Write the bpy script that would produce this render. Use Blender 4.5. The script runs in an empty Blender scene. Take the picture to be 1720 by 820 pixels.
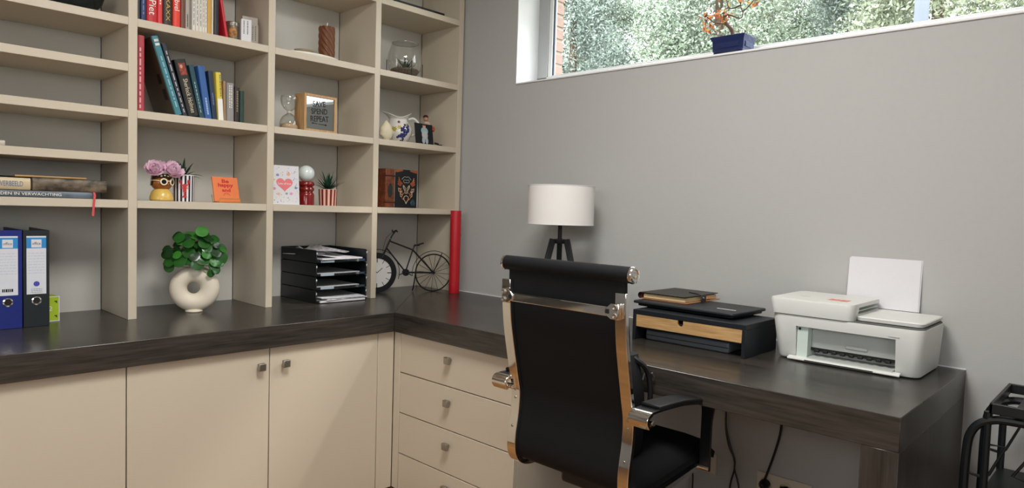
import bpy, bmesh, math, random
from mathutils import Vector, Matrix

RND = random.Random(11)
SC = bpy.context.scene
COL = SC.collection
PI = math.pi

# ------------------------------------------------------------------ camera
# axes: wall with the high window is x = 0, front of the bookcase is y = 0, floor is z = 0
F_PX, YAW, PITCH, ROLL = 1140.84, -0.8137, -0.0512, 0.0311
CAM = Vector((-2.3894, -2.6322, 1.1855))
fw = Vector((-math.sin(YAW) * math.cos(PITCH), math.cos(YAW) * math.cos(PITCH), math.sin(PITCH)))
rt = Vector((math.cos(YAW), math.sin(YAW), 0))
up = rt.cross(fw)
rt2 = rt * math.cos(ROLL) + up * math.sin(ROLL)
up2 = up * math.cos(ROLL) - rt * math.sin(ROLL)
cam_data = bpy.data.cameras.new('camera')
cam_data.sensor_fit = 'HORIZONTAL'
cam_data.sensor_width = 36.0
cam_data.lens = F_PX / 1720.0 * 36.0
cam_data.clip_start = 0.02
cam = bpy.data.objects.new('camera', cam_data)
cam.matrix_world = Matrix(((rt2.x, up2.x, -fw.x, CAM.x), (rt2.y, up2.y, -fw.y, CAM.y), (rt2.z, up2.z, -fw.z, CAM.z), (0, 0, 0, 1)))
COL.objects.link(cam)
SC.camera = cam

# ------------------------------------------------------------------ sky, sun, daylight, exposure
world = bpy.data.worlds.new('overcast_sky')
world.use_nodes = True
world.node_tree.nodes['Background'].inputs[0].default_value = (0.965, 0.98, 0.99, 1)
world.node_tree.nodes['Background'].inputs[1].default_value = 4.6
SC.world = world


def aim(o, d):
    o.rotation_euler = Vector(d).to_track_quat('-Z', 'Y').to_euler()


sun = bpy.data.lights.new('sun', 'SUN')
sun.energy = 4.0
sun.angle = math.radians(14)
sun.color = (1.0, 0.96, 0.9)
so = bpy.data.objects.new('sun', sun)
so.location = (5, -6, 9)
aim(so, (-1.2, 1.1, -1.72))
COL.objects.link(so)


def area(name, loc, d, sx, sy, power, col=(1, 1, 1), portal=False):
    l = bpy.data.lights.new(name, 'AREA')
    l.shape = 'RECTANGLE'
    l.size, l.size_y, l.energy, l.color = sx, sy, power, col
    l.cycles.is_portal = portal
    o = bpy.data.objects.new(name, l)
    o.location = loc
    aim(o, d)
    COL.objects.link(o)
    return o


area('window_portal', (0.13, -1.7, 2.09), (-1, 0, 0), 2.6, 0.6, 1, portal=True)
# portals for the two unseen windows added behind and left to light the room
area('added_rear_window_portal', (-3.2, -4.79, 1.6), (0, 1, 0), 1.6, 1.3, 1, portal=True)
area('added_left_window_portal', (-4.39, -2.3, 1.875), (1, 0, 0), 2.4, 0.75, 1, portal=True)
# lamp of an unseen ceiling light added to brighten the room
area('added_ceiling_glow', (-1.5, -1.75, 2.53), (0, 0, -1), 0.66, 0.66, 26, (1.0, 0.98, 0.95))

SC.view_settings.view_transform = 'Standard'
SC.view_settings.look = 'None'
SC.view_settings.gamma = 1.0
SC.view_settings.exposure = 0.66
SC.view_settings.use_curve_mapping = False

# ------------------------------------------------------------------ helpers
def C(h):
    h = h.lstrip('#')
    def f(c):
        c = int(c, 16) / 255
        return c / 12.92 if c <= 0.04045 else ((c + 0.055) / 1.055) ** 2.4
    return (f(h[0:2]), f(h[2:4]), f(h[4:6]))


MATS = {}


def mat(name, col='#808080', rough=0.5, metal=0.0, var=0.06, vs=40, bump=0.0, bs=300, spec=0.5, coat=0.0, stretch=(1, 1, 1), trans=0.0, sss=0.0, emit=0.0, ior=1.45):
    if name in MATS:
        return MATS[name]
    m = bpy.data.materials.new(name)
    m.use_nodes = True
    nt = m.node_tree
    b = nt.nodes['Principled BSDF']
    c = C(col) if isinstance(col, str) else col
    tc = nt.nodes.new('ShaderNodeTexCoord')
    mp = nt.nodes.new('ShaderNodeMapping')
    mp.inputs['Scale'].default_value = stretch
    nt.links.new(tc.outputs['Object'], mp.inputs[0])
    nz = nt.nodes.new('ShaderNodeTexNoise')
    nz.inputs['Scale'].default_value = vs
    nz.inputs['Detail'].default_value = 4
    nt.links.new(mp.outputs[0], nz.inputs['Vector'])
    mx = nt.nodes.new('ShaderNodeMix')
    mx.data_type = 'RGBA'
    mx.inputs[6].default_value = (c[0] * (1 - var), c[1] * (1 - var), c[2] * (1 - var), 1)
    mx.inputs[7].default_value = (min(1, c[0] * (1 + var)), min(1, c[1] * (1 + var)), min(1, c[2] * (1 + var)), 1)
    if var > 0.28:
        mr = nt.nodes.new('ShaderNodeMapRange')
        mr.inputs[1].default_value, mr.inputs[2].default_value = 0.36, 0.64
        nt.links.new(nz.outputs[0], mr.inputs[0])
        nt.links.new(mr.outputs[0], mx.inputs[0])
    else:
        nt.links.new(nz.outputs[0], mx.inputs[0])
    nt.links.new(mx.outputs[2], b.inputs['Base Color'])
    b.inputs['Roughness'].default_value = rough
    b.inputs['Metallic'].default_value = metal
    b.inputs['Specular IOR Level'].default_value = spec
    b.inputs['Coat Weight'].default_value = coat
    b.inputs['IOR'].default_value = ior
    if trans:
        b.inputs['Transmission Weight'].default_value = trans
    if sss:
        b.inputs['Subsurface Weight'].default_value = sss
        b.inputs['Subsurface Radius'].default_value = (0.02, 0.015, 0.01)
    if emit:
        b.inputs['Emission Color'].default_value = (*c, 1)
        b.inputs['Emission Strength'].default_value = emit
    if bump:
        n2 = nt.nodes.new('ShaderNodeTexNoise')
        n2.inputs['Scale'].default_value = bs
        n2.inputs['Detail'].default_value = 3
        nt.links.new(mp.outputs[0], n2.inputs['Vector'])
        bp = nt.nodes.new('ShaderNodeBump')
        bp.inputs['Strength'].default_value = bump
        bp.inputs['Distance'].default_value = 0.002
        nt.links.new(n2.outputs[0], bp.inputs['Height'])
        nt.links.new(bp.outputs[0], b.inputs['Normal'])
    MATS[name] = m
    return m


def wood(name, dark, light, rough, axis, scale=1.0, bump=0.25, spec=0.5, fine=1.0):
    """grained board; the grain runs along the given axis"""
    if name in MATS:
        return MATS[name]
    m = bpy.data.materials.new(name)
    m.use_nodes = True
    nt = m.node_tree
    b = nt.nodes['Principled BSDF']
    tc = nt.nodes.new('ShaderNodeTexCoord')
    mp = nt.nodes.new('ShaderNodeMapping')
    s = [9.0 * scale] * 3
    s[axis] = 0.55 * scale
    mp.inputs['Scale'].default_value = s
    nt.links.new(tc.outputs['Object'], mp.inputs[0])
    n1 = nt.nodes.new('ShaderNodeTexNoise')
    n1.inputs['Scale'].default_value = 2.5
    n1.inputs['Detail'].default_value = 8
    n1.inputs['Distortion'].default_value = 0.8
    nt.links.new(mp.outputs[0], n1.inputs['Vector'])
    n2 = nt.nodes.new('ShaderNodeTexNoise')
    n2.inputs['Scale'].default_value = 14 * fine
    n2.inputs['Detail'].default_value = 4
    nt.links.new(mp.outputs[0], n2.inputs['Vector'])
    ad = nt.nodes.new('ShaderNodeMath')
    ad.operation = 'MULTIPLY_ADD'
    ad.inputs[1].default_value = 0.5
    nt.links.new(n2.outputs[0], ad.inputs[0])
    hv = nt.nodes.new('ShaderNodeMath')
    hv.operation = 'MULTIPLY'
    hv.inputs[1].default_value = 0.5
    nt.links.new(n1.outputs[0], hv.inputs[0])
    nt.links.new(hv.outputs[0], ad.inputs[2])
    cr = nt.nodes.new('ShaderNodeValToRGB')
    cr.color_ramp.elements[0].position = 0.36
    cr.color_ramp.elements[1].position = 0.64
    cr.color_ramp.elements[0].color = (*C(dark), 1)
    cr.color_ramp.elements[1].color = (*C(light), 1)
    nt.links.new(ad.outputs[0], cr.inputs[0])
    nt.links.new(cr.outputs[0], b.inputs['Base Color'])
    b.inputs['Roughness'].default_value = rough
    b.inputs['Specular IOR Level'].default_value = spec
    bp = nt.nodes.new('ShaderNodeBump')
    bp.inputs['Strength'].default_value = bump
    bp.inputs['Distance'].default_value = 0.001
    nt.links.new(ad.outputs[0], bp.inputs['Height'])
    nt.links.new(bp.outputs[0], b.inputs['Normal'])
    MATS[name] = m
    return m


def clear(name, tint=(1, 1, 1), power=4.0, rough=0.0, base=0.0):
    """thin clear pane: lets light through, reflects by Fresnel"""
    if name in MATS:
        return MATS[name]
    m = bpy.data.materials.new(name)
    m.use_nodes = True
    nt = m.node_tree
    nt.nodes.clear()
    out = nt.nodes.new('ShaderNodeOutputMaterial')
    tr = nt.nodes.new('ShaderNodeBsdfTransparent')
    tr.inputs[0].default_value = (*tint, 1)
    gl = nt.nodes.new('ShaderNodeBsdfGlossy')
    gl.inputs['Roughness'].default_value = rough
    lw = nt.nodes.new('ShaderNodeLayerWeight')
    lw.inputs[0].default_value = 0.5
    pw = nt.nodes.new('ShaderNodeMath')
    pw.operation = 'POWER'
    pw.inputs[1].default_value = power
    nt.links.new(lw.outputs['Facing'], pw.inputs[0])
    fr = nt.nodes.new('ShaderNodeMath')
    fr.operation = 'MULTIPLY_ADD'
    fr.inputs[1].default_value = 0.8
    fr.inputs[2].default_value = 0.035
    nt.links.new(pw.outputs[0], fr.inputs[0])
    mx = nt.nodes.new('ShaderNodeMixShader')
    if base:
        ad = nt.nodes.new('ShaderNodeMath')
        ad.operation = 'ADD'
        ad.use_clamp = True
        ad.inputs[1].default_value = base
        nt.links.new(fr.outputs[0], ad.inputs[0])
        nt.links.new(ad.outputs[0], mx.inputs[0])
    else:
        nt.links.new(fr.outputs[0], mx.inputs[0])
    nt.links.new(tr.outputs[0], mx.inputs[1])
    nt.links.new(gl.outputs[0], mx.inputs[2])
    nt.links.new(mx.outputs[0], out.inputs[0])
    MATS[name] = m
    return m


MW = {}


def thing(name, label, cat, loc=(0, 0, 0), rot=(0, 0, 0), group=None, kind=None):
    o = bpy.data.objects.new(name, None)
    o.empty_display_size = 0.02
    COL.objects.link(o)
    o.location = loc
    o.rotation_euler = rot
    o['label'] = label
    if cat:
        o['category'] = cat
    if group:
        o['group'] = group
    if kind:
        o['kind'] = kind
    from mathutils import Euler
    MW[o.name] = Matrix.Translation(Vector(loc)) @ Euler(rot).to_matrix().to_4x4()
    return o


def tag(o, label, cat=None, group=None, kind=None):
    o['label'] = label
    if cat:
        o['category'] = cat
    if group:
        o['group'] = group
    if kind:
        o['kind'] = kind
    return o


class MB:
    """collects shapes; build() links them as ONE mesh object"""
    def __init__(s):
        s.v, s.f, s.m = [], [], []

    def add(s, vs, fs, mi=0, M=None):
        n = len(s.v)
        for p in vs:
            p = Vector(p)
            s.v.append(M @ p if M is not None else p)
        for f in fs:
            s.f.append([i + n for i in f])
            s.m.append(mi)
        return s

    def box(s, a, b, mi=0, M=None):
        x0, x1 = sorted((a[0], b[0]))
        y0, y1 = sorted((a[1], b[1]))
        z0, z1 = sorted((a[2], b[2]))
        return s.add([(x0, y0, z0), (x1, y0, z0), (x1, y1, z0), (x0, y1, z0), (x0, y0, z1), (x1, y0, z1), (x1, y1, z1), (x0, y1, z1)],
                     [(3, 2, 1, 0), (4, 5, 6, 7), (0, 1, 5, 4), (1, 2, 6, 5), (2, 3, 7, 6), (3, 0, 4, 7)], mi, M)

    def prism(s, poly, d0, d1, M=None, mi=0):
        """polygon in local xy extruded along local z"""
        n = len(poly)
        a = sum(poly[i][0] * poly[(i + 1) % n][1] - poly[(i + 1) % n][0] * poly[i][1] for i in range(n))
        if a < 0:
            poly = poly[::-1]
        vs = [(x, y, d0) for x, y in poly] + [(x, y, d1) for x, y in poly]
        fs = [list(range(n))[::-1], list(range(n, 2 * n))] + [(i, (i + 1) % n, n + (i + 1) % n, n + i) for i in range(n)]
        return s.add(vs, fs, mi, M)

    def tube(s, pts, r, n=8, closed=False, caps=True, mi=0, M=None):
        pts = [Vector(p) for p in pts]
        k = len(pts)
        rs = r if isinstance(r, (list, tuple)) else [r] * k
        vs, fs = [], []
        prev = None
        for i, p in enumerate(pts):
            if closed:
                t = pts[(i + 1) % k] - pts[i - 1]
            else:
                t = pts[min(i + 1, k - 1)] - pts[max(i - 1, 0)]
            t.normalize()
            if prev is None:
                a = Vector((0, 0, 1)) if abs(t.z) < 0.9 else Vector((1, 0, 0))
                u = (a - t * a.dot(t)).normalized()
            else:
                u = prev - t * prev.dot(t)
                u = u.normalized() if u.length > 1e-6 else t.orthogonal().normalized()
            prev = u
            w = t.cross(u)
            for j in range(n):
                an = 2 * PI * j / n
                vs.append(p + (u * math.cos(an) + w * math.sin(an)) * rs[i])
        for i in range(k if closed else k - 1):
            i2 = (i + 1) % k
            for j in range(n):
                fs.append((i * n + j, i * n + (j + 1) % n, i2 * n + (j + 1) % n, i2 * n + j))
        if caps and not closed:
            fs.append(list(range(n))[::-1])
            fs.append(list(range((k - 1) * n, k * n)))
        return s.add(vs, fs, mi, M)

    def surf(s, fn, nu, nv, cu=True, mi=0, M=None, cap0=False, cap1=False):
        """fn(u, v), u around (closed when cu), v along"""
        vs = [fn(i / (nu if cu else nu - 1), j / (nv - 1)) for j in range(nv) for i in range(nu)]
        fs, ms = [], []
        for j in range(nv - 1):
            for i in range(nu if cu else nu - 1):
                i2 = (i + 1) % nu
                fs.append((j * nu + i, j * nu + i2, (j + 1) * nu + i2, (j + 1) * nu + i))
                ms.append(mi(i) if callable(mi) else mi)
        if cap0:
            fs.append(list(range(nu))[::-1])
            ms.append(0)
        if cap1:
            fs.append([(nv - 1) * nu + i for i in range(nu)])
            ms.append(0)
        n = len(s.f)
        s.add(vs, fs, 0, M)
        s.m[n:] = ms
        return s

    def lathe(s, prof, n=24, M=None, mi=0, c=(0, 0, 0), cap=True):
        k = len(prof)
        def fn(u, v):
            r, z = prof[int(round(v * (k - 1)))]
            return (c[0] + r * math.cos(2 * PI * u), c[1] + r * math.sin(2 * PI * u), c[2] + z)
        return s.surf(fn, n, k, True, mi, M, cap and k > 2 and prof[0][0] > 1e-5, cap and (k > 2 or prof[0][1] != prof[1][1]) and prof[-1][0] > 1e-5)

    def ball(s, c, r, nu=16, nv=10, mi=0, M=None):
        rx, ry, rz = r if isinstance(r, (tuple, list)) else (r, r, r)
        def fn(u, v):
            t = -PI / 2 + PI * (0.001 + 0.998 * v)
            return (c[0] + rx * math.cos(t) * math.cos(2 * PI * u), c[1] + ry * math.cos(t) * math.sin(2 * PI * u), c[2] + rz * math.sin(t))
        return s.surf(fn, nu, nv, True, mi, M, True, True)

    def build(s, name, mats, parent=None, bevel=0.0, seg=2, world=True, sub=0, angle=35, origin=None, flat=False):
        me = bpy.data.meshes.new(name)
        vs = s.v
        if parent is not None and world:
            inv = MW[parent.name].inverted()
            vs = [inv @ p for p in vs]
        elif parent is None and origin is not None:
            vs = [p - Vector(origin) for p in vs]
        me.from_pydata([tuple(p) for p in vs], [], s.f)
        if not isinstance(mats, (list, tuple)):
            mats = [mats]
        for m in mats:
            me.materials.append(m)
        for p, mi in zip(me.polygons, s.m):
            p.material_index = mi
            p.use_smooth = not flat
        me.validate()
        bmh = bmesh.new()
        bmh.from_mesh(me)
        bmesh.ops.recalc_face_normals(bmh, faces=bmh.faces)
        bmh.to_mesh(me)
        bmh.free()
        me.update()
        if not flat:
            me.set_sharp_from_angle(angle=math.radians(angle))
        o = bpy.data.objects.new(name, me)
        COL.objects.link(o)
        if parent is not None:
            o.parent = parent
            MW[o.name] = MW[parent.name]
        else:
            if origin is not None:
                o.location = origin
            MW[o.name] = Matrix.Translation(Vector(origin or (0, 0, 0)))
        if bevel:
            b = o.modifiers.new('bevel', 'BEVEL')
            b.width, b.segments, b.limit_method, b.angle_limit = bevel, seg, 'ANGLE', math.radians(40)
            b.harden_normals = False
        if sub:
            b = o.modifiers.new('subsurf', 'SUBSURF')
            b.levels = b.render_levels = sub
        return o


def boxo(name, a, b, m, parent=None, bevel=0.0, world=True, origin=None):
    return MB().box(a, b).build(name, m, parent, bevel, world=world, origin=origin)


def smooth_path(pts, n=6):
    """Catmull-Rom through the points"""
    P = [Vector(p) for p in pts]
    P = [P[0] * 2 - P[1]] + P + [P[-1] * 2 - P[-2]]
    out = []
    for i in range(1, len(P) - 2):
        for k in range(n):
            t = k / n
            a, b, c, d = P[i - 1], P[i], P[i + 1], P[i + 2]
            out.append(0.5 * ((2 * b) + (c - a) * t + (2 * a - 5 * b + 4 * c - d) * t * t + (3 * b - a - 3 * c + d) * t ** 3))
    out.append(P[-2])
    return out


def rrect(x0, x1, y0, y1, r, n=4):
    out = []
    for cx, cy, a0 in ((x1 - r, y1 - r, 0), (x0 + r, y1 - r, 90), (x0 + r, y0 + r, 180), (x1 - r, y0 + r, 270)):
        for k in range(n + 1):
            a = math.radians(a0 + 90 * k / n)
            out.append((cx + r * math.cos(a), cy + r * math.sin(a)))
    return out


FACE_Y = Matrix(((1, 0, 0, 0), (0, 0, 1, 0), (0, 1, 0, 0), (0, 0, 0, 1)))   # local (x, y, z) -> (x, z, y): polygon upright, depth along y
FACE_X = Matrix(((0, 0, 1, 0), (1, 0, 0, 0), (0, 1, 0, 0), (0, 0, 0, 1)))   # polygon (y, z), depth along x


def text(parent, s, m, w=None, h=None, loc=(0, 0, 0), M=None, name='lettering', bold=0.0, space=1.0):
    """flat lettering, fitted to a w x h box centred on loc; written in local x (right) and z (up), facing -y, then turned by M"""
    cu = bpy.data.curves.new(name, 'FONT')
    cu.body = s
    cu.align_x = 'CENTER'
    cu.size = 1.0
    cu.offset = bold
    cu.space_line = space
    cu.resolution_u = 2
    tmp = bpy.data.objects.new(name, cu)
    me = bpy.data.meshes.new_from_object(tmp)
    bpy.data.objects.remove(tmp)
    bpy.data.curves.remove(cu)
    xs = [v.co.x for v in me.vertices]
    ys = [v.co.y for v in me.vertices]
    if not xs:
        return None
    bw, bh = max(xs) - min(xs), max(ys) - min(ys)
    sx = w / bw if w else h / bh
    sy = h / bh if h else sx
    cx, cy = (max(xs) + min(xs)) / 2, (max(ys) + min(ys)) / 2
    me.name = name
    for v in me.vertices:
        p = Vector(((v.co.x - cx) * sx, 0, (v.co.y - cy) * sy))
        if M is not None:
            p = M @ p
        v.co = p + Vector(loc)
    me.materials.append(m)
    o = bpy.data.objects.new(name, me)
    COL.objects.link(o)
    o.parent = parent
    MW[o.name] = MW[parent.name]
    return o


def rotm(axis, deg):
    return Matrix.Rotation(math.radians(deg), 4, axis)


def finish(o, kind='stuff'):
    o['kind'] = kind
    return o


# ------------------------------------------------------------------ shared materials
CREAM = mat('cream_laminate', '#CABFAC', 0.42, var=0.02, vs=300, bump=0.03, bs=900)
BACKP = mat('grey_back_panel', '#CCCAC3', 0.6, var=0.02, vs=200)
WALLG = mat('grey_wall_paint', '#B2B2B0', 0.85, var=0.025, vs=60, bump=0.12, bs=500)
WHITEP = mat('white_paint', '#E9EAEA', 0.6, var=0.02)
TOPX = wood('dark_oak_along_x', '#272521', '#433E39', 0.27, 0, bump=0.12)
TOPY = wood('dark_oak_along_y', '#272521', '#433E39', 0.27, 1, bump=0.12)
TOPZ = wood('dark_oak_upright', '#272521', '#433E39', 0.34, 2, bump=0.2)
OAK = wood('light_oak', '#A47C4F', '#CDA672', 0.5, 1, 2.0)
OAKX = wood('light_oak_x', '#A47C4F', '#C9A272', 0.5, 2, 2.0)
FLOORM = wood('warm_oak_floor', '#7C552F', '#A0713F', 0.4, 1, 0.6)
STEEL = mat('brushed_steel', '#A39E95', 0.35, 0.9, var=0.08, vs=200)
CHROME = mat('chrome', '#E6E4E0', 0.06, 1.0, var=0.02)
BLACKM = mat('black_metal', '#15171A', 0.42, var=0.1, spec=0.4)
BLACKP = mat('black_plastic', '#14181B', 0.38, var=0.1)
PAPER = mat('white_paper', '#D9D8DC', 0.7, var=0.02, vs=80)
PAGES = mat('book_pages', '#D8CDB4', 0.8, var=0.12, vs=400, stretch=(8, 0.2, 0.2))
INK = mat('black_ink', '#161616', 0.6)
WHITEINK = mat('white_ink', '#EDE9E2', 0.6)
RED = mat('red_ink', '#C8202C', 0.55)
WT = 0.75          # worktop height
zT, zA, zB1, zC, zD1, zD = 2.138, 1.8126, 1.653, 1.4935, 1.3357, 1.1755
# ------------------------------------------------------------------ the room
def struct(o, label=None):
    o['kind'] = 'structure'
    if label:
        o['label'] = label
    return o


XL, YF, YB, ZC_ = -4.4, -4.8, 0.325, 2.62


def wall_hole(name, plane_axis, p0, p1, a0, a1, z0, z1, ha0, ha1, hz0, hz1, m):
    """slab with one rectangular opening, one connected mesh. plane_axis 0: slab between x=p0..p1, a = y; 1: slab between y=p0..p1, a = x"""
    A, Z = [a0, ha0, ha1, a1], [z0, hz0, hz1, z1]
    vs, fs = [], []
    P = lambda d, a, z: (d, a, z) if plane_axis == 0 else (a, d, z)
    for d in (p0, p1):
        for z in Z:
            for a in A:
                vs.append(P(d, a, z))
    I = lambda k, j, i: k * 16 + j * 4 + i
    for k in (0, 1):
        for j in range(3):
            for i in range(3):
                if (i, j) != (1, 1):
                    fs.append((I(k, j, i), I(k, j, i + 1), I(k, j + 1, i + 1), I(k, j + 1, i)))
    for i in range(3):
        fs.append((I(0, 0, i), I(0, 0, i + 1), I(1, 0, i + 1), I(1, 0, i)))
        fs.append((I(0, 3, i), I(0, 3, i + 1), I(1, 3, i + 1), I(1, 3, i)))
        fs.append((I(0, i, 0), I(0, i + 1, 0), I(1, i + 1, 0), I(1, i, 0)))
        fs.append((I(0, i, 3), I(0, i + 1, 3), I(1, i + 1, 3), I(1, i, 3)))
    for (j, i, j2, i2) in ((1, 1, 1, 2), (2, 1, 2, 2), (1, 1, 2, 1), (1, 2, 2, 2)):
        fs.append((I(0, j, i), I(0, j2, i2), I(1, j2, i2), I(1, j, i)))
    return struct(MB().add(vs, fs).build(name, m, flat=True))


struct(boxo('floor', (XL - .2, YF - .2, -.12), (0.36, YB + .2, 0), FLOORM))
struct(boxo('ceiling', (XL - .2, YF - .2, ZC_), (0.36, YB + .2, ZC_ + .15), WHITEP))
struct(boxo('wall_back', (XL - .2, YB, 0), (0.36, YB + .2, ZC_), WALLG))
wall_hole('wall_left', 0, XL - .2, XL, YF, YB, 0, ZC_, -3.5, -1.1, 1.5, 2.25, WALLG)
WY0, WY1, WZ0, WZ1 = -3.0, -0.3655, 1.7855, 2.42
wr = wall_hole('wall_right', 0, 0.0, 0.215, YF, YB, 0, ZC_, WY0, WY1, WZ0, WZ1, WALLG)
wall_hole('wall_front', 1, YF - .2, YF, XL, 0.0, 0, ZC_, -4.0, -2.4, 0.95, 2.25, WALLG)

# brick outer leaf of the window wall: a solid backing with the bricks of the opening's edge laid one by one
BR = mat('pink_brick', '#8C766F', 0.85, var=0.25, vs=35, bump=0.5, bs=120)
MORT = mat('pale_mortar', '#8E867C', 0.9, var=0.08)
bw = wall_hole('wall_outside', 0, 0.235, 0.335, YF, 2.2, -.1, ZC_ + .3, WY0 + 0.14, -0.368, WZ0 + 0.01, WZ1, MORT)
bw['label'] = 'pink brick outer leaf around the high window'
for j in range(14):
    z0 = 1.745 + j * 0.0625
    off = 0.105 if j % 2 else 0.0
    for y1, y0 in ((-0.373, -0.373 + (0.105 if j % 2 else 0.21)),):
        MB().box((0.226, y1, z0), (0.341, y0, z0 + 0.0505)).build('brick', BR, bw, 0.003, 1)

# the high window
W = thing('window_1', 'long high window with white frame in the grey wall', None, (0.15, (WY0 + WY1) / 2, WZ0), kind='structure')
WF = mat('white_window_frame', '#DFE2E4', 0.35, var=0.015)
RV = mat('white_reveal', '#D6D9DC', 0.5, var=0.01)
boxo('reveal', (0.0, WY1, WZ0), (0.15, WY1 - 0.004, WZ1), RV, W)['label'] = 'white plastered side reveal'
boxo('sill', (-0.006, WY0, WZ0 - 0.004), (0.15, WY1 - 0.004, WZ0 + 0.004), WHITEP, W, 0.002)['label'] = 'white window sill'
# outer frame: white rails, grey stiles
FG = mat('frame_stile_grey', '#A9ACAE', 0.4, var=0.02)
FR0, FR1 = 0.15, 0.215
boxo('frame_rail', (FR0, WY0, WZ0), (FR1, WY1, WZ0 + 0.05), WF, W, 0.003)
boxo('frame_rail', (FR0, WY0, WZ1 - 0.05), (FR1, WY1, WZ1), WF, W, 0.003)
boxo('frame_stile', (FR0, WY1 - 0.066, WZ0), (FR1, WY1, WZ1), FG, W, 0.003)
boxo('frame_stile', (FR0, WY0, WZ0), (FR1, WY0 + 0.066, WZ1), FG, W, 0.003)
# sash
boxo('sash_stile', (FR0 + .006, WY1 - 0.088, WZ0 + 0.05), (FR0 + .030, WY1 - 0.066, WZ1 - 0.05), WF, W, 0.002)
boxo('sash_stile', (FR0 + .006, WY0 + 0.066, WZ0 + 0.05), (FR0 + .030, WY0 + 0.088, WZ1 - 0.05), WF, W, 0.002)
boxo('sash_rail', (FR0 + .006, WY0 + 0.088, WZ0 + 0.05), (FR0 + .030, WY1 - 0.088, WZ0 + 0.056), WF, W, 0.002)
boxo('glazing_gasket', (FR0 + .014, WY1 - 0.094, WZ0 + 0.056), (FR0 + .022, WY1 - 0.088, WZ1 - 0.05), mat('dark_gasket', '#2C3A4E', 0.5), W)
boxo('pane', (FR0 + .017, WY0 + 0.088, WZ0 + 0.056), (FR0 + .019, WY1 - 0.088, WZ1 - 0.05), clear('window_glass'), W)

# unseen window added in the wall behind the camera to light the room
W2 = thing('added_window_2', 'wide white framed window added for light in the wall behind the camera', None, (-3.2, YF - .08, .95), kind='structure')
for i, (x0, x1) in enumerate(((-4.0, -3.2), (-3.2, -2.4))):
    for nm, a, b in (('frame_stile', (x0, YF - .12, .95), (x0 + .07, YF - .05, 2.25)), ('frame_stile', (x1 - .07, YF - .12, .95), (x1, YF - .05, 2.25)),
                     ('frame_rail', (x0 + .07, YF - .12, .95), (x1 - .07, YF - .05, 1.03)), ('frame_rail', (x0 + .07, YF - .12, 2.17), (x1 - .07, YF - .05, 2.25))):
        boxo(nm, a, b, WF, W2, 0.004)
    boxo('pane', (x0 + .07, YF - .087, 1.03), (x1 - .07, YF - .083, 2.17), clear('window_glass'), W2)

W3 = thing('added_window_3', 'high white framed window added for light in the wall left of the camera', None, (XL - .08, -2.3, 1.5), kind='structure')  # another unseen window, added for more light from the left
for i, (y0, y1) in enumerate(((-3.5, -2.3), (-2.3, -1.1))):
    for nm, a, b in (('frame_stile', (XL - .12, y0, 1.5), (XL - .05, y0 + .07, 2.25)), ('frame_stile', (XL - .12, y1 - .07, 1.5), (XL - .05, y1, 2.25)),
                     ('frame_rail', (XL - .12, y0 + .07, 1.5), (XL - .05, y1 - .07, 1.58)), ('frame_rail', (XL - .12, y0 + .07, 2.17), (XL - .05, y1 - .07, 2.25))):
        boxo(nm, a, b, WF, W3, 0.004)
    boxo('pane', (XL - .087, y0 + .07, 1.58), (XL - .083, y1 - .07, 2.17), clear('window_glass'), W3)

cl = thing('added_ceiling_light', 'flush square ceiling light with a white diffuser, added to brighten the room', 'ceiling light', (-1.5, -1.75, ZC_))  # fixture of the added ceiling light, out of view
boxo('housing', (-1.85, -2.10, 2.56), (-1.15, -1.40, ZC_), WHITEP, cl, 0.006)
boxo('diffuser', (-1.83, -2.08, 2.545), (-1.17, -1.42, 2.56), mat('lit_diffuser', '#FFF4E2', 0.5, emit=2.0), cl, 0.004)

# ------------------------------------------------------------------ bookcase
T = 0.0295
UL = [-2.609, -2.0946, -1.580, -1.0663, -0.5516, -0.0426]   # left faces of the uprights
bc = thing('bookcase', 'tall cream built-in bookcase of open compartments standing on the dark worktop', 'bookcase', (-1.31, 0.15, WT))
BD, BZ = 0.302, 2.50
for i, x in enumerate(UL):
    MB().box((x, 0, WT), (x + T + (0.0013 if i == 5 else 0), BD, BZ)).build('upright', CREAM, bc, 0.0012, 1)
for c in range(5):
    x0, x1 = UL[c] + T, UL[c + 1]
    levels = [zD, zC, zA, zT, BZ] if c > 1 else [zD, zD1, zC, zB1, zA, zT, BZ]
    for z in levels:
        MB().box((x0, 0.0, z - 0.028), (x1, BD - 0.006, z)).build('shelf', CREAM, bc, 0.0012, 1)
    MB().box((x0 + 0.0015, BD, WT), (x1 - 0.003, BD + 0.012, BZ)).build('back_panel', BACKP, bc)

# ------------------------------------------------------------------ worktop: left run, desk, end panel
WTH = 0.0793
wt = thing('worktop', 'thick dark oak L-shaped worktop carrying the bookcase and forming the desk', 'worktop', (-0.711, -0.40, WT - WTH))
YW, XD, YD = -0.3986, -0.7114, -2.248
MB().prism([(-3.2, YW), (XD, YW), (-.001, YB - .001), (-3.2, YB - .001)], WT - WTH, WT).build('counter_slab', TOPX, wt, 0.0016, 1)
MB().prism([(XD, YW), (XD, YD), (-.001, YD), (-.001, YB - .001)], WT - WTH, WT).build('desk_slab', TOPY, wt, 0.0016, 1)
MB().box((XD, YD, 0), (-.001, YD + WTH, WT - WTH)).build('end_panel', TOPZ, wt, 0.0016, 1)

# ------------------------------------------------------------------ base cabinets
ZU, ZP = WT - WTH, 0.012
YDOOR, XDR = -0.375, -0.69


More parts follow.
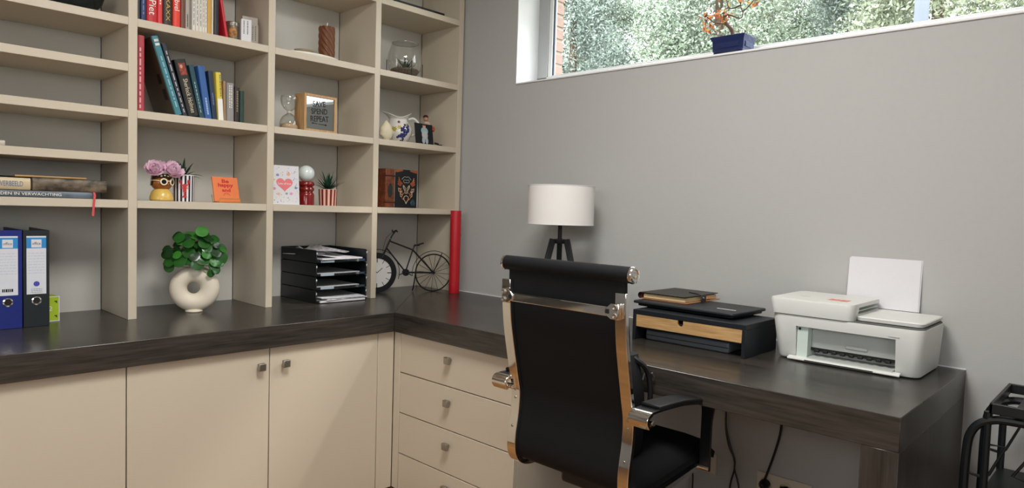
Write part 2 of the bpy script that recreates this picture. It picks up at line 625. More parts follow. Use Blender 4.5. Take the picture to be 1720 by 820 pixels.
def knob(parent, p, d):
    """small square metal knob at p on a front facing d ('y' = -y, 'x' = -x)"""
    s, t = 0.0132, 0.026
    mb = MB()
    if d == 'y':
        mb.box((p[0] - .006, p[1], p[2] - .006), (p[0] + .006, p[1] - .012, p[2] + .006))
        mb.box((p[0] - s, p[1] - .010, p[2] - s), (p[0] + s, p[1] - t, p[2] + s))
    else:
        mb.box((p[0], p[1] - .006, p[2] - .006), (p[0] - .012, p[1] + .006, p[2] + .006))
        mb.box((p[0] - .010, p[1] - s, p[2] - s), (p[0] - t, p[1] + s, p[2] + s))
    o = mb.build('knob', STEEL, parent, 0.0025, 2)
    o['label'] = 'square brushed metal knob'
    return o


def base_cabinet(label, x0, x1, doors):
    t = thing('base_cabinet', label, 'cabinet', ((x0 + x1) / 2, -0.05, 0), group='base cabinets')
    MB().box((x0 + .001, YDOOR + .02, ZP), (x1 - .001, YB - .005, ZU - .0005)).build('body', CREAM, t)
    MB().box((x0 + .001, YDOOR + .06, 0), (x1 - .001, YDOOR + .08, ZP)).build('plinth', CREAM, t)
    for (a, b, kx) in doors:
        d = MB().box((a + .0018, YDOOR, ZP + .005), (b - .0018, YDOOR + .018, ZU - .004)).build('door', CREAM, t, 0.0012, 1)
        knob(d, (kx, YDOOR, 0.606), 'y')


base_cabinet('cream double cabinet at the left edge, below the blue ring binder', -2.63, -1.6985, [(-2.63, -2.164, -2.20), (-2.164, -1.6985, -2.125)])
base_cabinet('cream double cabinet below the round vase, two square knobs side by side', -1.6985, -0.7715, [(-1.6985, -1.2355, -1.273), (-1.2355, -0.7715, -1.181)])
cf = thing('corner_filler', 'narrow cream filler panel in the corner between the cabinets and the drawers', 'filler panel', (-0.73, -0.385, 0))
MB().box((-0.7715 + .0015, YDOOR + .001, ZP), (-0.692, YDOOR + .018, ZU - .001)).build('face_panel', CREAM, cf, 0.001, 1)
MB().box((XDR - .0, YDOOR, ZP), (XDR + .018, -0.4155, ZU - .001)).build('return_panel', CREAM, cf, 0.001, 1)
dr = thing('drawer_unit', 'cream chest of four drawers with square knobs built in under the desk', 'drawers', (-0.35, -0.74, 0))
MB().box((XDR + .02, -1.067, ZP), (-0.02, -0.4165, ZU - .0005)).build('body', CREAM, dr)
MB().box((XDR + .06, -1.06, 0), (-0.05, -0.43, ZP)).build('plinth', CREAM, dr)
zb = [ZU - .004, 0.5035, 0.3365, 0.167, ZP + .003]
for k in range(4):
    d = MB().box((XDR, -1.066, zb[k + 1] + .002), (XDR + .018, -0.418, zb[k] - .002)).build('drawer', CREAM, dr, 0.0012, 1)
    knob(d, (XDR, -0.726, [0.608, 0.444, 0.278, 0.112][k]), 'x')

struct(boxo('trim_1', (-0.0035, YD, WT), (0, YB - .33, WT + .003), WHITEP), 'thin white sealant line between worktop and wall')
# skirting under the desk, sockets and cables
struct(boxo('baseboard_right', (-0.012, YD + WTH, 0), (0, -1.07, 0.07), CREAM))


def cable(label, pts, r=0.003, x=-0.012, group='cables under the desk', plug=None):
    t = thing('power_cable', label, 'cable', (x, pts[-1][0], pts[-1][1]), group=group)
    MB().tube(smooth_path([(x, p[0], p[1]) if len(p) == 2 else p for p in pts], 5), r, 6).build('cord', BLACKP, t)
    if plug:
        MB().lathe([(0.0, 0), (0.015, .002), (0.018, .012), (0.016, .028), (0.008, .04), (0.0, .042)], 12,
                   Matrix.Translation((-0.008, plug[0], plug[1])) @ rotm('Y', -90)).build('plug', BLACKP, t)
    return t


cable('thin black cable hanging left of its twin behind the chair arm', [(-0.012, -1.511, 0.6695), (-0.012, -1.511, .465), (-0.012, -1.513, .392), (-0.012, -1.528, .33), (-0.012, -1.549, .29), (-0.012, -1.553, .25), (-0.012, -1.539, .177), (-0.012, -1.53, .02)])
cable('thin black cable crossing its twin under the desk', [(-0.02, -1.515, 0.6695), (-0.02, -1.514, .465), (-0.02, -1.518, .40), (-0.02, -1.537, .335), (-0.02, -1.556, .29), (-0.02, -1.558, .25), (-0.02, -1.578, .185), (-0.02, -1.60, .02)], x=-0.02)
cable('thick black power cable running down to the wall socket', [(-0.012, -1.72, 0.6695), (-0.012, -1.718, .463), (-0.014, -1.705, .375), (-0.016, -1.675, .265), (-0.04, -1.672, .236)], 0.0042, plug=(-1.672, 0.233))
cable('short black cable looping below the seat front', [(-0.03, -1.38, 0.24), (-0.03, -1.395, .20), (-0.03, -1.397, .13), (-0.03, -1.39, 0.015)], x=-0.03)
cable('black cable end just showing under the black seat', [(-0.03, -1.300, 0.16), (-0.03, -1.305, .12), (-0.03, -1.31, .06), (-0.03, -1.35, .012)], x=-0.03)
SOCK = mat('beige_socket_plate', '#CFC6B4', 0.4, var=0.02)
sk = thing('wall_socket', 'beige double wall socket plate under the desk', 'socket', (0, -1.74, 0.22))
MB().box((-0.009, -1.83, 0.185), (0, -1.637, 0.270)).build('plate', SOCK, sk, 0.003)
for y in (-1.672, -1.741):
    MB().lathe([(0.024, 0), (0.024, .003), (0.020, .004), (0.019, 0.0)], 20, Matrix.Translation((-0.009, y, 0.232)) @ rotm('Y', -90)).build('outlet', SOCK, sk)
sk2 = thing('cable_outlet', 'beige blank outlet cover on the wall behind the chair seat', 'socket', (0, -1.44, 0.24))
MB().box((-0.006, -1.478, 0.203), (0, -1.40, 0.283)).build('plate', SOCK, sk2, 0.002)
MB().box((-0.008, -1.472, 0.209), (-0.006, -1.406, 0.277)).build('cover', SOCK, sk2, 0.001)

# ------------------------------------------------------------------ outdoors
struct(boxo('ground', (0.4, -30, -0.3), (40, 40, -0.12), mat('lawn_ground', '#7C8C5A', 0.9, var=0.3, vs=3)))
struct(boxo('terrace', (-14, -30, -0.3), (0.36, YF - .25, -0.12), mat('terrace_paving', '#A9A59C', 0.9, var=0.1, vs=5)))
LEAFM = [mat('pale_green_foliage', '#8B998A', 0.6, var=0.38, vs=7), mat('grey_green_foliage', '#86948E', 0.6, var=0.38, vs=7), mat('yellow_green_foliage', '#929B87', 0.6, var=0.38, vs=7)]
BARK = mat('bark', '#6B5A4A', 0.9, var=0.3, vs=20, bump=0.5, bs=40)


def foliage_mesh(seed, n, rx, rz, zc, leaf):
    r = random.Random(seed)
    mb = MB()
    blobs = []
    for _ in range(70):
        a, z = r.uniform(0, 2 * PI), r.uniform(-1, 1)
        q = math.sqrt(1 - z * z) * r.uniform(.35, 1)
        blobs.append(Vector((rx * q * math.cos(a), rx * q * math.sin(a), zc + rz * z * r.uniform(.5, 1))))
    vs, fs = [], []
    for k in range(n):
        b = blobs[r.randrange(70)]
        p = b + Vector((max(-.28, min(.28, r.gauss(0, .15))), max(-.28, min(.28, r.gauss(0, .15))), r.gauss(0, .2)))
        d = Vector((r.uniform(-1, 1), r.uniform(-1, 1), r.uniform(-1, 1))).normalized()
        e = d.orthogonal().normalized()
        e = Matrix.Rotation(r.uniform(0, 6.28), 3, d) @ e
        w = d.cross(e)
        l = leaf * r.uniform(.6, 1.4)
        i = len(vs)
        vs += [p - e * l, p + w * l * .45, p + e * l, p - w * l * .45]
        fs.append((i, i + 1, i + 2, i + 3))
    mb.add(vs, fs)
    return mb


fol = [foliage_mesh(s, 90000, .86, 3.0, 3.3, .023) for s in (1, 2, 3)]
fol_obs = []
rows = [(5.6, [-5.6, -3.2, -0.9, 1.5, 3.8, 6.2], 'front row'), (7.9, [-4.4, -2.0, 0.3, 2.6, 4.9, 7.2], 'middle row'), (10.1, [-3.3, -1.0, 2.2, 4.5, 6.8, 9.1], 'back row')]
tree_words = ['pale green', 'grey green', 'yellow green']
places = ['past the right end of the window', 'towards the right end of the window', 'beside the pale garden post', 'right behind the bonsai', 'left of the bonsai', 'next to the brick window edge']
tree_spots, tree_label = [], []
for q, (x, ys, rw) in enumerate(rows):
    for j, y in enumerate(ys):
        k = (j + q * 2) % 3
        tree_spots.append((x, y, k))
        tree_label.append('tall %s tree in the garden %s, %s' % (tree_words[k], rw, places[j]))
for i, (x, y, k) in enumerate(tree_spots):
    t = thing('garden_tree', tree_label[i], 'tree', (x, y, -0.12), (0, 0, i * 1.3), group='trees outside the window')
    if i < 3:
        pass
    if k not in [q[0] for q in fol_obs]:
        fo = fol[k].build('foliage', LEAFM[k], t, world=False, flat=True)
        fol_obs.append((k, fo.data))
    else:
        me = [q[1] for q in fol_obs if q[0] == k][0]
        fo = bpy.data.objects.new('foliage', me)
        COL.objects.link(fo)
        fo.parent = t
    fo['kind'] = 'stuff'
    MB().tube([(0, 0, 0), (.05, 0, 1.2), (0, .05, 2.6), (0, 0, 4.6)], [.16, .12, .09, .03], 8).build('trunk', BARK, t, world=False)
post = thing('garden_post', 'pale blue-grey round post standing outside among the trees', 'post', (3.6, -1.23, -0.12))
MB().lathe([(.05, 0), (.05, 5.2), (.02, 5.25), (0, 5.25)], 14).build('shaft', mat('pale_blue_grey_post', '#666F80', 0.6, var=0.15, vs=6), post, world=False)
MB().lathe([(.09, 0), (.09, .05), (.055, .12)], 14).build('foot', mat('pale_blue_grey_post'), post, world=False)
# ------------------------------------------------------------------ books
def book(label, x, z, w, h, d, col, y=0.02, lean=0.0, group=None, hard=True, txt=None, tcol=None, tw=None, th=None, tz=0.5, extra=None, rough=0.45, name='book'):
    """upright book, spine towards -y; x = left edge at its foot, lean in degrees (positive to the left)"""
    t = thing(name, label, 'book', (x, y, z), (0, -math.radians(lean), 0), group=group)
    cm = mat('cover_' + col.strip('#'), col, rough, var=0.1, vs=25, bump=0.05, bs=300)
    b = 0.0025 if hard else 0.0008
    mb = MB()
    n = 6
    sp = [(0, .006)] + [(w * .5 - w * .5 * math.cos(PI * k / n), .006 - min(.006, w * .25) * math.sin(PI * k / n)) for k in range(1, n)] + [(w, .006)]
    outer = sp + [(w, d), (w - b, d)]
    inner = [(w - b, .008), (b, .008), (b, d), (0, d)]
    mb.prism(outer + inner, 0, h)
    cv = mb.build('cover', cm, t, world=False)
    g = 0.003 if hard else 0.0
    MB().box((b + .0002, .0085, g), (w - b - .0002, d - g - .001, h - g)).build('pages', PAGES, t, world=False)
    if txt:
        text(cv, txt, tcol or WHITEINK, tw or h * .5, th or w * .5, (w / 2, .006 - min(.006, w * .25) - .0007, h * tz), rotm('Y', 90))
    if extra:
        extra(t, cv, w, h, d)
    return t


def bars(parent, x0, x1, z0, z1, rows, m, y, seed=0, fill=0.55, name='print', vertical=False):
    """rows of small printed dashes, flat print facing -y"""
    r = random.Random(seed)
    mb = MB()
    for k in range(rows):
        if vertical:
            c0 = x0 + (x1 - x0) * (k + .2) / rows
            c1 = x0 + (x1 - x0) * (k + .2 + fill) / rows
            p = z0
            while p < z1:
                q = min(z1, p + (z1 - z0) * r.uniform(.04, .12))
                mb.add([(c0, y, p), (c1, y, p), (c1, y, q), (c0, y, q)], [(0, 1, 2, 3)])
                p = q + (z1 - z0) * .03
        else:
            c0 = z0 + (z1 - z0) * (k + .2) / rows
            c1 = z0 + (z1 - z0) * (k + .2 + fill) / rows
            p = x0
            while p < x1:
                q = min(x1, p + (x1 - x0) * r.uniform(.08, .25))
                mb.add([(p, y, c0), (q, y, c0), (q, y, c1), (p, y, c1)], [(0, 1, 2, 3)])
                p = q + (x1 - x0) * .05
    return finish(mb.build(name, m, parent, world=False, flat=True))


GA, GC = 'books on the upper shelf', 'books on the second shelf'
GOLD = mat('gold_ink', '#B79A55', 0.4, 0.3)
def spine_bars(m, rows=1, lo=.1, hi=.9, fill=.4, seed=1):
    def f(t, cv, w, h, d):
        bars(cv, w * .25, w * .75, h * lo, h * hi, rows, m, .006 - min(.006, w * .25) - .0006, seed, fill, vertical=True)
    return f


z = zA + .0002
book('slim dark grey book first on the upper shelf beside the upright', -1.546, z, .011, .235, .17, '#3A4142', group=GA)
book('slim navy blue book left of the thick red one', -1.5335, z, .019, .24, .17, '#27375F', group=GA, extra=spine_bars(mat('navy_print', '#6C7FB5'), 1, .1, .8))
book('thick red book with large bold white lettering', -1.5135, z, .0365, .25, .18, '#C2282E', group=GA, txt='Piet', tw=.052, th=.023, tz=.215)
book('narrow bright red book right of the thick red one', -1.4765, z, .0165, .24, .17, '#D8393A', group=GA, extra=spine_bars(WHITEINK, 1, .3, .8, .5))
book('dark brown book with a gold zigzag pattern on its spine', -1.4595, z, .034, .245, .18, '#33261C', group=GA, txt='XXAXXAXX', tcol=GOLD, tw=.17, th=.013, tz=.42)
book('orange red book with white lettering on the upper shelf', -1.425, z, .0275, .25, .17, '#E2402F', group=GA, txt='Abvel', tw=.055, th=.018, tz=.36)
book('reddish brown slim book right of the orange red one', -1.397, z, .0165, .235, .17, '#6E4434', group=GA)
book('light grey paperback before the white magazines', -1.380, z, .0155, .24, .16, '#A9A096', group=GA, hard=False, extra=spine_bars(INK, 1, .05, .25, .4))
for i, (x, w, lab) in enumerate(((-1.355, .012, 'leftmost of the white magazines'), (-1.3425, .012, 'second of the white magazines from the left'), (-1.330, .012, 'third of the white magazines from the left'), (-1.3175, .0085, 'fourth of the white magazines from the left'), (-1.3085, .0085, 'rightmost of the white magazines, beside the ochre book'))):
    book(lab, x, z, w, .245 - .004 * (i % 2), .18, '#DCD8CE', group='white magazines', hard=False, extra=spine_bars(mat('grey_print', '#6A6A6C'), 1, .1, .85, .35, i), name='magazine')
book('ochre yellow slim book right of the white magazines', -1.2995, z, .0165, .245, .17, '#C79B45', group=GA)
book('very thin white booklet between the ochre and black books', -1.2825, z, .006, .24, .17, '#D9D4C6', group=GA, hard=False)
book('black book standing left of the leaning red one', -1.2755, z, .02, .225, .18, '#17181A', group=GA)
book('thin red book leaning left at the end of the upper row', -1.228, z, .010, .235, .17, '#C32431', lean=9.5, group=GA)

z = zC + .0002
def red_stripes(t, cv, w, h, d):
    bars(cv, w * .15, w * .45, h * .04, h * .86, 1, mat('pink_print', '#D9A9A6'), -.0006 + .006 - min(.006, w * .25), 3, .8, vertical=True)
book('tall red book with white print first on the second shelf', -1.5425, z, .0225, .268, .19, '#B23B47', group=GC, extra=red_stripes)


def back_cover(t, cv, w, h, d):
    MB().add([(-.0016, .02, .06), (-.0016, .05, .06), (-.0016, .05, .1), (-.0016, .02, .1)], [(0, 1, 2, 3)]).build('picture', INK, cv, world=False, flat=True)
    MB().add([(-.0016, .03, .12), (-.0016, .06, .12), (-.0016, .06, .155), (-.0016, .03, .155)], [(0, 1, 2, 3)]).build('picture', INK, cv, world=False, flat=True)
    MB().box((-.0011, .007, .001), (-.0001, d - .001, h - .001)).build('side_panel', mat('olive_board', '#4A4634', .5, var=.2, vs=20), cv, world=False)
    bars(cv, w * .2, w * .8, h * .87, h * .97, 2, WHITEINK, .0, 5, .6)
    bars(cv, w * .3, w * .7, h * .1, h * .75, 1, mat('teal_print', '#8FB9C1'), -.0007, 15, .5, vertical=True)
book('large teal book with olive boards leaning far to the left', -1.413, z, .024, .285, .2, '#3F7F8C', lean=17.5, group=GC, extra=back_cover)
book('dark book with white lettering leaning on the large teal one', -1.386, z, .0165, .265, .19, '#2A2E3A', lean=17.0, group=GC, extra=spine_bars(mat('pale_print', '#B9B7BC'), 1, .05, .9, .45, 4))


def portrait(t, cv, w, h, d):
    y = .006 - min(.006, w * .25) - .0006
    MB().add([(w * .2, y, h * .72), (w * .8, y, h * .72), (w * .8, y, h * .93), (w * .2, y, h * .93)], [(0, 1, 2, 3)]).build('picture', mat('portrait_red', '#8E3B2E', 0.5, var=0.5, vs=90), cv, world=False, flat=True)
    MB().add([(w * .42 + .005 * math.cos(a * PI / 5), y - .0003, h * .875 + .007 * math.sin(a * PI / 5)) for a in range(10)], [tuple(range(10))]).build('portrait_face', mat('portrait_skin', '#C99A7C'), cv, world=False, flat=True)
    text(cv, 'The Complete', mat('dim_gold', '#8E8360'), .055, .005, (w * .3, y, h * .36), rotm('Y', 90))
book('thick black book with cream lettering below a small red picture', -1.3665, z, .040, .21, .15, '#22211F', lean=14.5, group=GC, extra=portrait, txt='Sherlock Holmes', tcol=mat('cream_ink', '#CFC6A8'), tw=.125, th=.016, tz=.36)
book('dark teal hardback between the black and the blue books', -1.3255, z, .019, .197, .15, '#1F4450', lean=12.5, group=GC, extra=spine_bars(mat('teal_print'), 1, .1, .7, .3, 6))
book('bright blue book with pale lettering', -1.3052, z, .0265, .197, .15, '#2F5C9B', lean=9.0, group=GC, extra=spine_bars(mat('pale_blue_print', '#A9C0DC'), 1, .08, .4, .45, 16))
book('navy blue book leaning between the bright blue and yellow ones', -1.2775, z, .019, .184, .15, '#1E2F48', lean=6.0, group=GC, extra=spine_bars(mat('navy_print'), 1, .3, .55, .4, 8))


def white_foot(t, cv, w, h, d):
    y = .006 - min(.006, w * .25) - .0006
    MB().add([(w * .05, y, 0), (w * .95, y, 0), (w * .95, y, h * .45), (w * .05, y, h * .45)], [(0, 1, 2, 3)]).build('white_band', WHITEINK, cv, world=False, flat=True)
    bars(cv, w * .55, w * .8, h * .5, h * .95, 1, mat('grey_print'), y, 9, .7, vertical=True)
book('yellow and white paperback on the second shelf', -1.2565, z, .0215, .183, .14, '#D9C445', lean=3.5, group=GC, hard=False, extra=white_foot)
book('very thin tan booklet between the yellow and grey books', -1.2335, z, .0095, .154, .13, '#9A7D5B', lean=1.2, group=GC, hard=False)
book('grey paperback with a small dark emblem', -1.222, z, .029, .15, .13, '#8E8C8A', lean=0.8, group=GC, hard=False, extra=spine_bars(WHITEINK, 2, .35, .95, .4, 10))
book('short dark brown book with small lettering', -1.192, z, .0205, .138, .12, '#2B1D1B', group=GC, extra=spine_bars(mat('dim_gold'), 1, .3, .9, .45, 11))
book('short dark green book last in the second row', -1.1705, z, .018, .126, .12, '#17382C', group=GC)

# flat books on the left shelf
def flat_book(label, x0, x1, y, d, z, h, col, rz=0.0, txt=None, tcol=None, tx=.5, tw=.1, hard=True, group='books lying flat', pages=True, patt=None, name='book'):
    t = thing(name, label, 'book', ((x0 + x1) / 2, y, z), (0, 0, math.radians(rz)), group=group)
    w = (x1 - x0) / 2
    cm = patt or mat('cover_' + col.strip('#'), col, .45, var=.1, vs=25)
    b = .0022 if hard else .001
    n = 5
    pr = [(-.0, 0)] + [(-min(.005, h * .3) * math.sin(PI * k / n), h / 2 - h / 2 * math.cos(PI * k / n)) for k in range(1, n)] + [(0, h), (d, h), (d, h - b), (.002, h - b), (.002, b), (d, b), (d, 0)]
    cv = MB().prism(pr, -w, w, Matrix(((0, 0, 1, 0), (1, 0, 0, 0), (0, 1, 0, 0), (0, 0, 0, 1)))).build('cover', cm, t, world=False)
    MB().box((-w + .003, .003, b + .0002), (w - .003, d - .003, h - b - .0002)).build('pages', PAGES, t, world=False)
    if txt:
        text(cv, txt, tcol, tw, h * .42, (-w + 2 * w * tx, -min(.005, h * .3) - .0006, h * .5))
    return t


LB = mat('landscape_spine', '#4C4A33', .5, var=.8, vs=22)
z = zD + .0003
MILI = mat('brown_patchwork_spine', '#5F5344', .5, var=.8, vs=24, stretch=(1, 1, 1.5))
mixb = mat('green_to_blue_spine', '#56606A', .4, var=.5, vs=12)
fb = flat_book('long flat book with white capitals on a green and blue spine, bottom of the pile', -2.03, -1.678, .02, .2, z, .022, '#5E6A78', patt=mixb, txt='GRONDEN IN VERWACHTING', tcol=WHITEINK, tx=.42, tw=.21)
rb = MB()
pts = smooth_path([(-1.684, .030, z + .0228), (-1.683, .012, z + .0225), (-1.682, .005, z + .012), (-1.685, -.0035, z + .004), (-1.688, -.004, z - .03), (-1.690, -.004, z - .058)], 4)
for a, b_ in zip(pts[:-1], pts[1:]):
    rb.add([a + Vector((-.0035, 0, 0)), a + Vector((.0035, 0, 0)), b_ + Vector((.0035, 0, 0)), b_ + Vector((-.0035, 0, 0))], [(0, 1, 2, 3)])
rb.build('ribbon_bookmark', mat('coral_ribbon', '#D24B52', .6), fb)['label'] = 'red ribbon bookmark hanging over the shelf edge'
flat_book('cream flat book with blue capitals on its spine', -2.04, -1.862, .022, .17, z + .0232, .038, '#C9B795', txt='WERKEN VERBEELD', tcol=mat('blue_print', '#4C6F9C'), tx=.55, tw=.12)
flat_book('brown mottled flat book at the right of the pile', -1.855, -1.642, .026, .2, z + .0232, .041, '#5F5344', patt=MILI, rz=-1.5)
flat_book('thin tan folder lying on top of the flat books', -1.90, -1.70, .035, .16, z + .0655, .006, '#B08A52', rz=-2, hard=False, name='folder')
flat_book('small dark magazine lying on the top left of the pile', -2.05, -1.905, .035, .15, z + .0655, .004, '#26282A', hard=False, name='magazine')
flat_book('slim booklet with a red top edge at the far left of the middle shelf', -2.03, -1.927, .03, .15, zD1 + .0003, .018, '#B9B2A6', hard=False)

# ring binders
BI = {}
def binder(label, x0, x1, col, bcol):
    w, h, d = x1 - x0, .318, .27
    t = thing('ring_binder', label, 'binder', (x0, .026, WT + .0003), group='ring binders')
    m = mat('binder_' + bcol, col, .4, var=.08, bump=.15, bs=800)
    mb = MB().prism([(0, 0), (w, 0), (w, d), (w - .003, d), (w - .003, .004), (.003, .004), (.003, d), (0, d)], 0, h)
    cv = mb.build('cover', m, t, .0008, 1, world=False)
    MB().box((.006, .03, .004), (w - .006, d - .02, h - .02)).build('paper_stack', PAPER, t, world=False)
    lw = .054
    a = (w - lw) / 2
    lb = MB().box((a, -.0008, .108), (a + lw, 0, .299)).build('spine_label', mat('binder_label', '#D9DBE2', .5, var=.03), t, world=False)
    MB().box((a, -.0011, .259), (a + lw, -.0008, .294)).build('blue_band', mat('cyan_print', '#2F8BCB', .5), lb, world=False)
    MB().box((a + .013, -.0014, .2615), (a + lw - .013, -.0011, .288)).build('logo_patch', PAPER, lb, world=False)
    text(lb, 'office', INK, .023, .009, (w / 2, -.0016, .275))
    bars(lb, a + .004, a + lw - .004, .175, .25, 8, mat('faint_rule', '#AEB9CC'), -.0011, 2, .12)
    if bcol == 'blue':
        bars(lb, a + .012, a + lw - .012, .117, .128, 1, INK, -.0012, 4, .9, name='barcode', vertical=False)
    else:
        MB().lathe([(.0, 0), (.0085, 0), (.0085, .0003), (0, .0003)], 18, Matrix.Translation((w / 2, -.0011, .142)) @ rotm('X', 90)).build('round_mark', mat('violet_print', '#4B4AA8'), lb, world=False)
        bars(lb, a + .012, a + lw - .012, .112, .128, 3, mat('grey_print'), -.0012, 6, .25)
    MB().lathe([(.0095, -.001), (.0135, -.001), (.014, .0012), (.0105, .0022), (.0095, .001)], 24, Matrix.Translation((w / 2, 0, .086)) @ rotm('X', 90), cap=False).build('finger_ring', CHROME, t, world=False)
    MB().lathe([(0, .0004), (.0105, .0004)], 24, Matrix.Translation((w / 2, 0, .086)) @ rotm('X', 90)).build('finger_hole', INK, t, world=False)


binder('royal blue ring binder with a white spine label, at the left edge', -1.961, -1.884, '#1A2876', 'blue')
binder('black ring binder with a white spine label', -1.8815, -1.8095, '#20272A', 'black')
gb = thing('small_box', 'small lime green box with a white edge beside the black binder', 'box', (-1.784, .105, WT + .0003), (0, 0, math.radians(8)))
MB().box((-.022, 0, 0), (.022, .06, .087)).build('carton', mat('lime_carton', '#A8C22C', .5), gb, .0015, world=False)
for a, b in (((-.022, -.0006, 0), (.022, 0, .003)), ((-.022, -.0006, .084), (.022, 0, .087)), ((.019, -.0006, .003), (.022, 0, .084))):
    MB().box(a, b).build('white_edge', PAPER, gb, world=False)
for zz in (.067, .017):
    MB().add([(.006, -.0008, zz + .004), (.014, -.0008, zz + .004), (.014, -.0008, zz - .004), (.011, -.0008, zz - .004), (.011, -.0008, zz + .001), (.006, -.0008, zz + .001)], [(0, 1, 2, 3, 4, 5)]).build('corner_mark', INK, gb, world=False, flat=True)
text(gb, '2', WHITEINK, .011, .016, (-.006, -.0008, .045))

# bowl on the top left shelf
MB().lathe([(0, 0), (.05, .002), (.085, .018), (.115, .05), (.13, .095), (.126, .095), (.11, .053), (.08, .024), (0, .01)], 40).build('bowl', mat('dark_glazed_bowl', '#1E2628', .25, var=.15), None)
bo = bpy.data.objects['bowl']
bo.location = (-1.735, .165, zA + .0003)
tag(bo, 'large dark glazed bowl on the top left shelf', 'bowl')

# tin and calendar cards on the upper shelf
tin = thing('round_tin', 'small round tin with a brown flower picture beside the calendar card', 'tin', (-1.185, .062, zA + .0003))
MB().lathe([(.026, 0), (.028, .002), (.028, .06)], 28).build('can', mat('grey_tin', '#6F6759', .35, .4, var=.2), tin, world=False)
MB().lathe([(.0285, .058), (.029, .060), (.029, .072), (.026, .075), (0, .075)], 28).build('lid', mat('tin_lid', '#8A8579', .3, .7), tin, world=False)
MB().surf(lambda u, v: ((.0286) * math.cos(-PI * .62 + (u - .5) * 1.1 * math.sqrt(max(0, 1 - (2 * v - 1) ** 2))), .0286 * math.sin(-PI * .62 + (u - .5) * 1.1 * math.sqrt(max(0, 1 - (2 * v - 1) ** 2))), .01 + .042 * v), 7, 9, False).build('flower_picture', mat('brown_flower', '#9C6A2E', .5, var=.5, vs=90), tin, world=False)
cd = thing('calendar_card', 'white folded calendar card with rows of dark print on the upper shelf', 'calendar', (-1.151, .016, zA + .0003), (0, 0, math.radians(-10)))
MB().box((-.0195, 0, 0), (.0195, .022, .088)).build('card', PAPER, cd, .001, world=False)
bars(cd, -.014, .014, .03, .082, 2, mat('grey_print'), -.0006, 12, .28, vertical=True)
c2 = thing('calendar_card', 'taller grey calendar card behind the white one', 'calendar', (-1.100, .052, zA + .0003), (0, 0, math.radians(-8)))
MB().box((-.016, 0, 0), (.015, .018, .084)).build('card', mat('grey_card', '#AFA99E', .7), c2, .001, world=False)
MB().box((-.045, .010, 0), (.015, .014, .113)).build('backing_card', mat('grey_card'), c2, world=False)
bars(c2, -.012, .011, .02, .078, 2, mat('grey_print'), -.0006, 13, .3, vertical=True)

# ------------------------------------------------------------------ shelf with planters (column two)
def blade(mb, base, az, el, L, w, bend, n=5, mi=0):
    """one pointed succulent leaf"""
    d = Vector((math.cos(az), math.sin(az), 0))
    side = Vector((-math.sin(az), math.cos(az), 0))
    p = Vector(base)
    a = el
    L_, R_ = [], []
    for k in range(n + 1):
        t = k / n
        ww = w * (1 - t) ** .8 * (.75 + .6 * t) + .0003
        nrm = Vector((-math.sin(a) * d.x, -math.sin(a) * d.y, math.cos(a)))
        L_.append(p + side * ww + nrm * ww * .25)
        R_.append(p - side * ww + nrm * ww * .25)
        mid = p - nrm * ww * .15
        L_[-1] = (L_[-1], mid)
        p = p + (d * math.cos(a) + Vector((0, 0, 1)) * math.sin(a)) * (L / n)
        a -= bend / n
    vs, fs = [], []
    for k in range(n + 1):
        vs += [L_[k][0], L_[k][1], R_[k]]
    for k in range(n):
        i = k * 3
        fs += [(i, i + 1, i + 4, i + 3), (i + 1, i + 2, i + 5, i + 4), (i + 2, i, i + 3, i + 5)]
    mb.add(vs, fs, mi)


z = zD + .0003
hp = thing('head_planter', 'yellow planter shaped as a head with black hair and white sunglasses', 'planter', (-1.443, .075, z), (0, 0, math.radians(18)))
YEL = mat('yellow_glaze', '#D9B55A', .3, var=.15, vs=60, coat=.3)
MB().lathe([(.036, 0), (.0405, .004), (.0405, .012), (.037, .026), (.031, .038), (.022, .046), (.018, .05)], 32).build('bust', YEL, hp, world=False)
for k in range(16):
    a, zz = k * 2.4, .008 + (k * .37 % 1) * .028
    r = .0402 - max(0, zz - .012) * .36
    MB().ball((r * math.cos(a), r * math.sin(a), zz), (.0016, .0016, .0016), 6, 4).build('dot', INK, hp, world=False)
MB().ball((0, 0, .067), (.0375, .036, .03), 28, 16).build('face', mat('brown_glaze', '#9A5A22', .3, var=.1, coat=.3), hp, world=False)
MB().surf(lambda u, v: ((.0395 + .001 * math.sin(u * 40)) * math.cos(2 * PI * u) * (1 - .12 * v), (.038) * math.sin(2 * PI * u) * (1 - .12 * v) + (.004 * (1 - v) if math.sin(2 * PI * u) < 0 else 0), .074 + (.012 if math.sin(2 * PI * u) < -.2 else -.018) * (1 - v) + .026 * v), 40, 6, cap0=False, cap1=False).build('hair', mat('black_glaze', '#141414', .2, coat=.5), hp, world=False)
MB().box((-.003, -.040, .058), (.003, -.033, .066)).build('nose', mat('brown_glaze'), hp, .002, world=False)
for s in (-1, 1):
    M = Matrix.Translation((s * .0165, -.0345, .071)) @ rotm('Z', s * 22) @ rotm('X', 90)
    g = MB().lathe([(.0085, -.001), (.0125, -.001), (.0135, .001), (.0125, .003), (.0085, .003)], 22, M, cap=False).build('sunglass_rim', mat('ivory_plastic', '#EBDFC0', .3), hp, world=False)
    MB().lathe([(0, .002), (.0085, .002), (.009, .001)], 20, M).build('lens', mat('black_glaze'), g, world=False)
    MB().tube([(s * .029, -.028, .074), (s * .039, -.008, .076), (s * .038, .008, .075)], .002, 6).build('temple_arm', mat('ivory_plastic'), hp, world=False)
MB().tube([(-.006, -.0375, .073), (0, -.0395, .0745), (.006, -.0375, .073)], .0022, 6).build('bridge', mat('ivory_plastic'), hp, world=False)
for k in range(7):
    a = -PI / 2 + (k - 3) * .33
    MB().ball((.0355 * math.cos(a), .036 * math.sin(a), .094 - .002 * (k % 2)), (.004, .004, .003), 8, 6).build('hair_flower', mat('ivory_plastic'), hp, world=False)

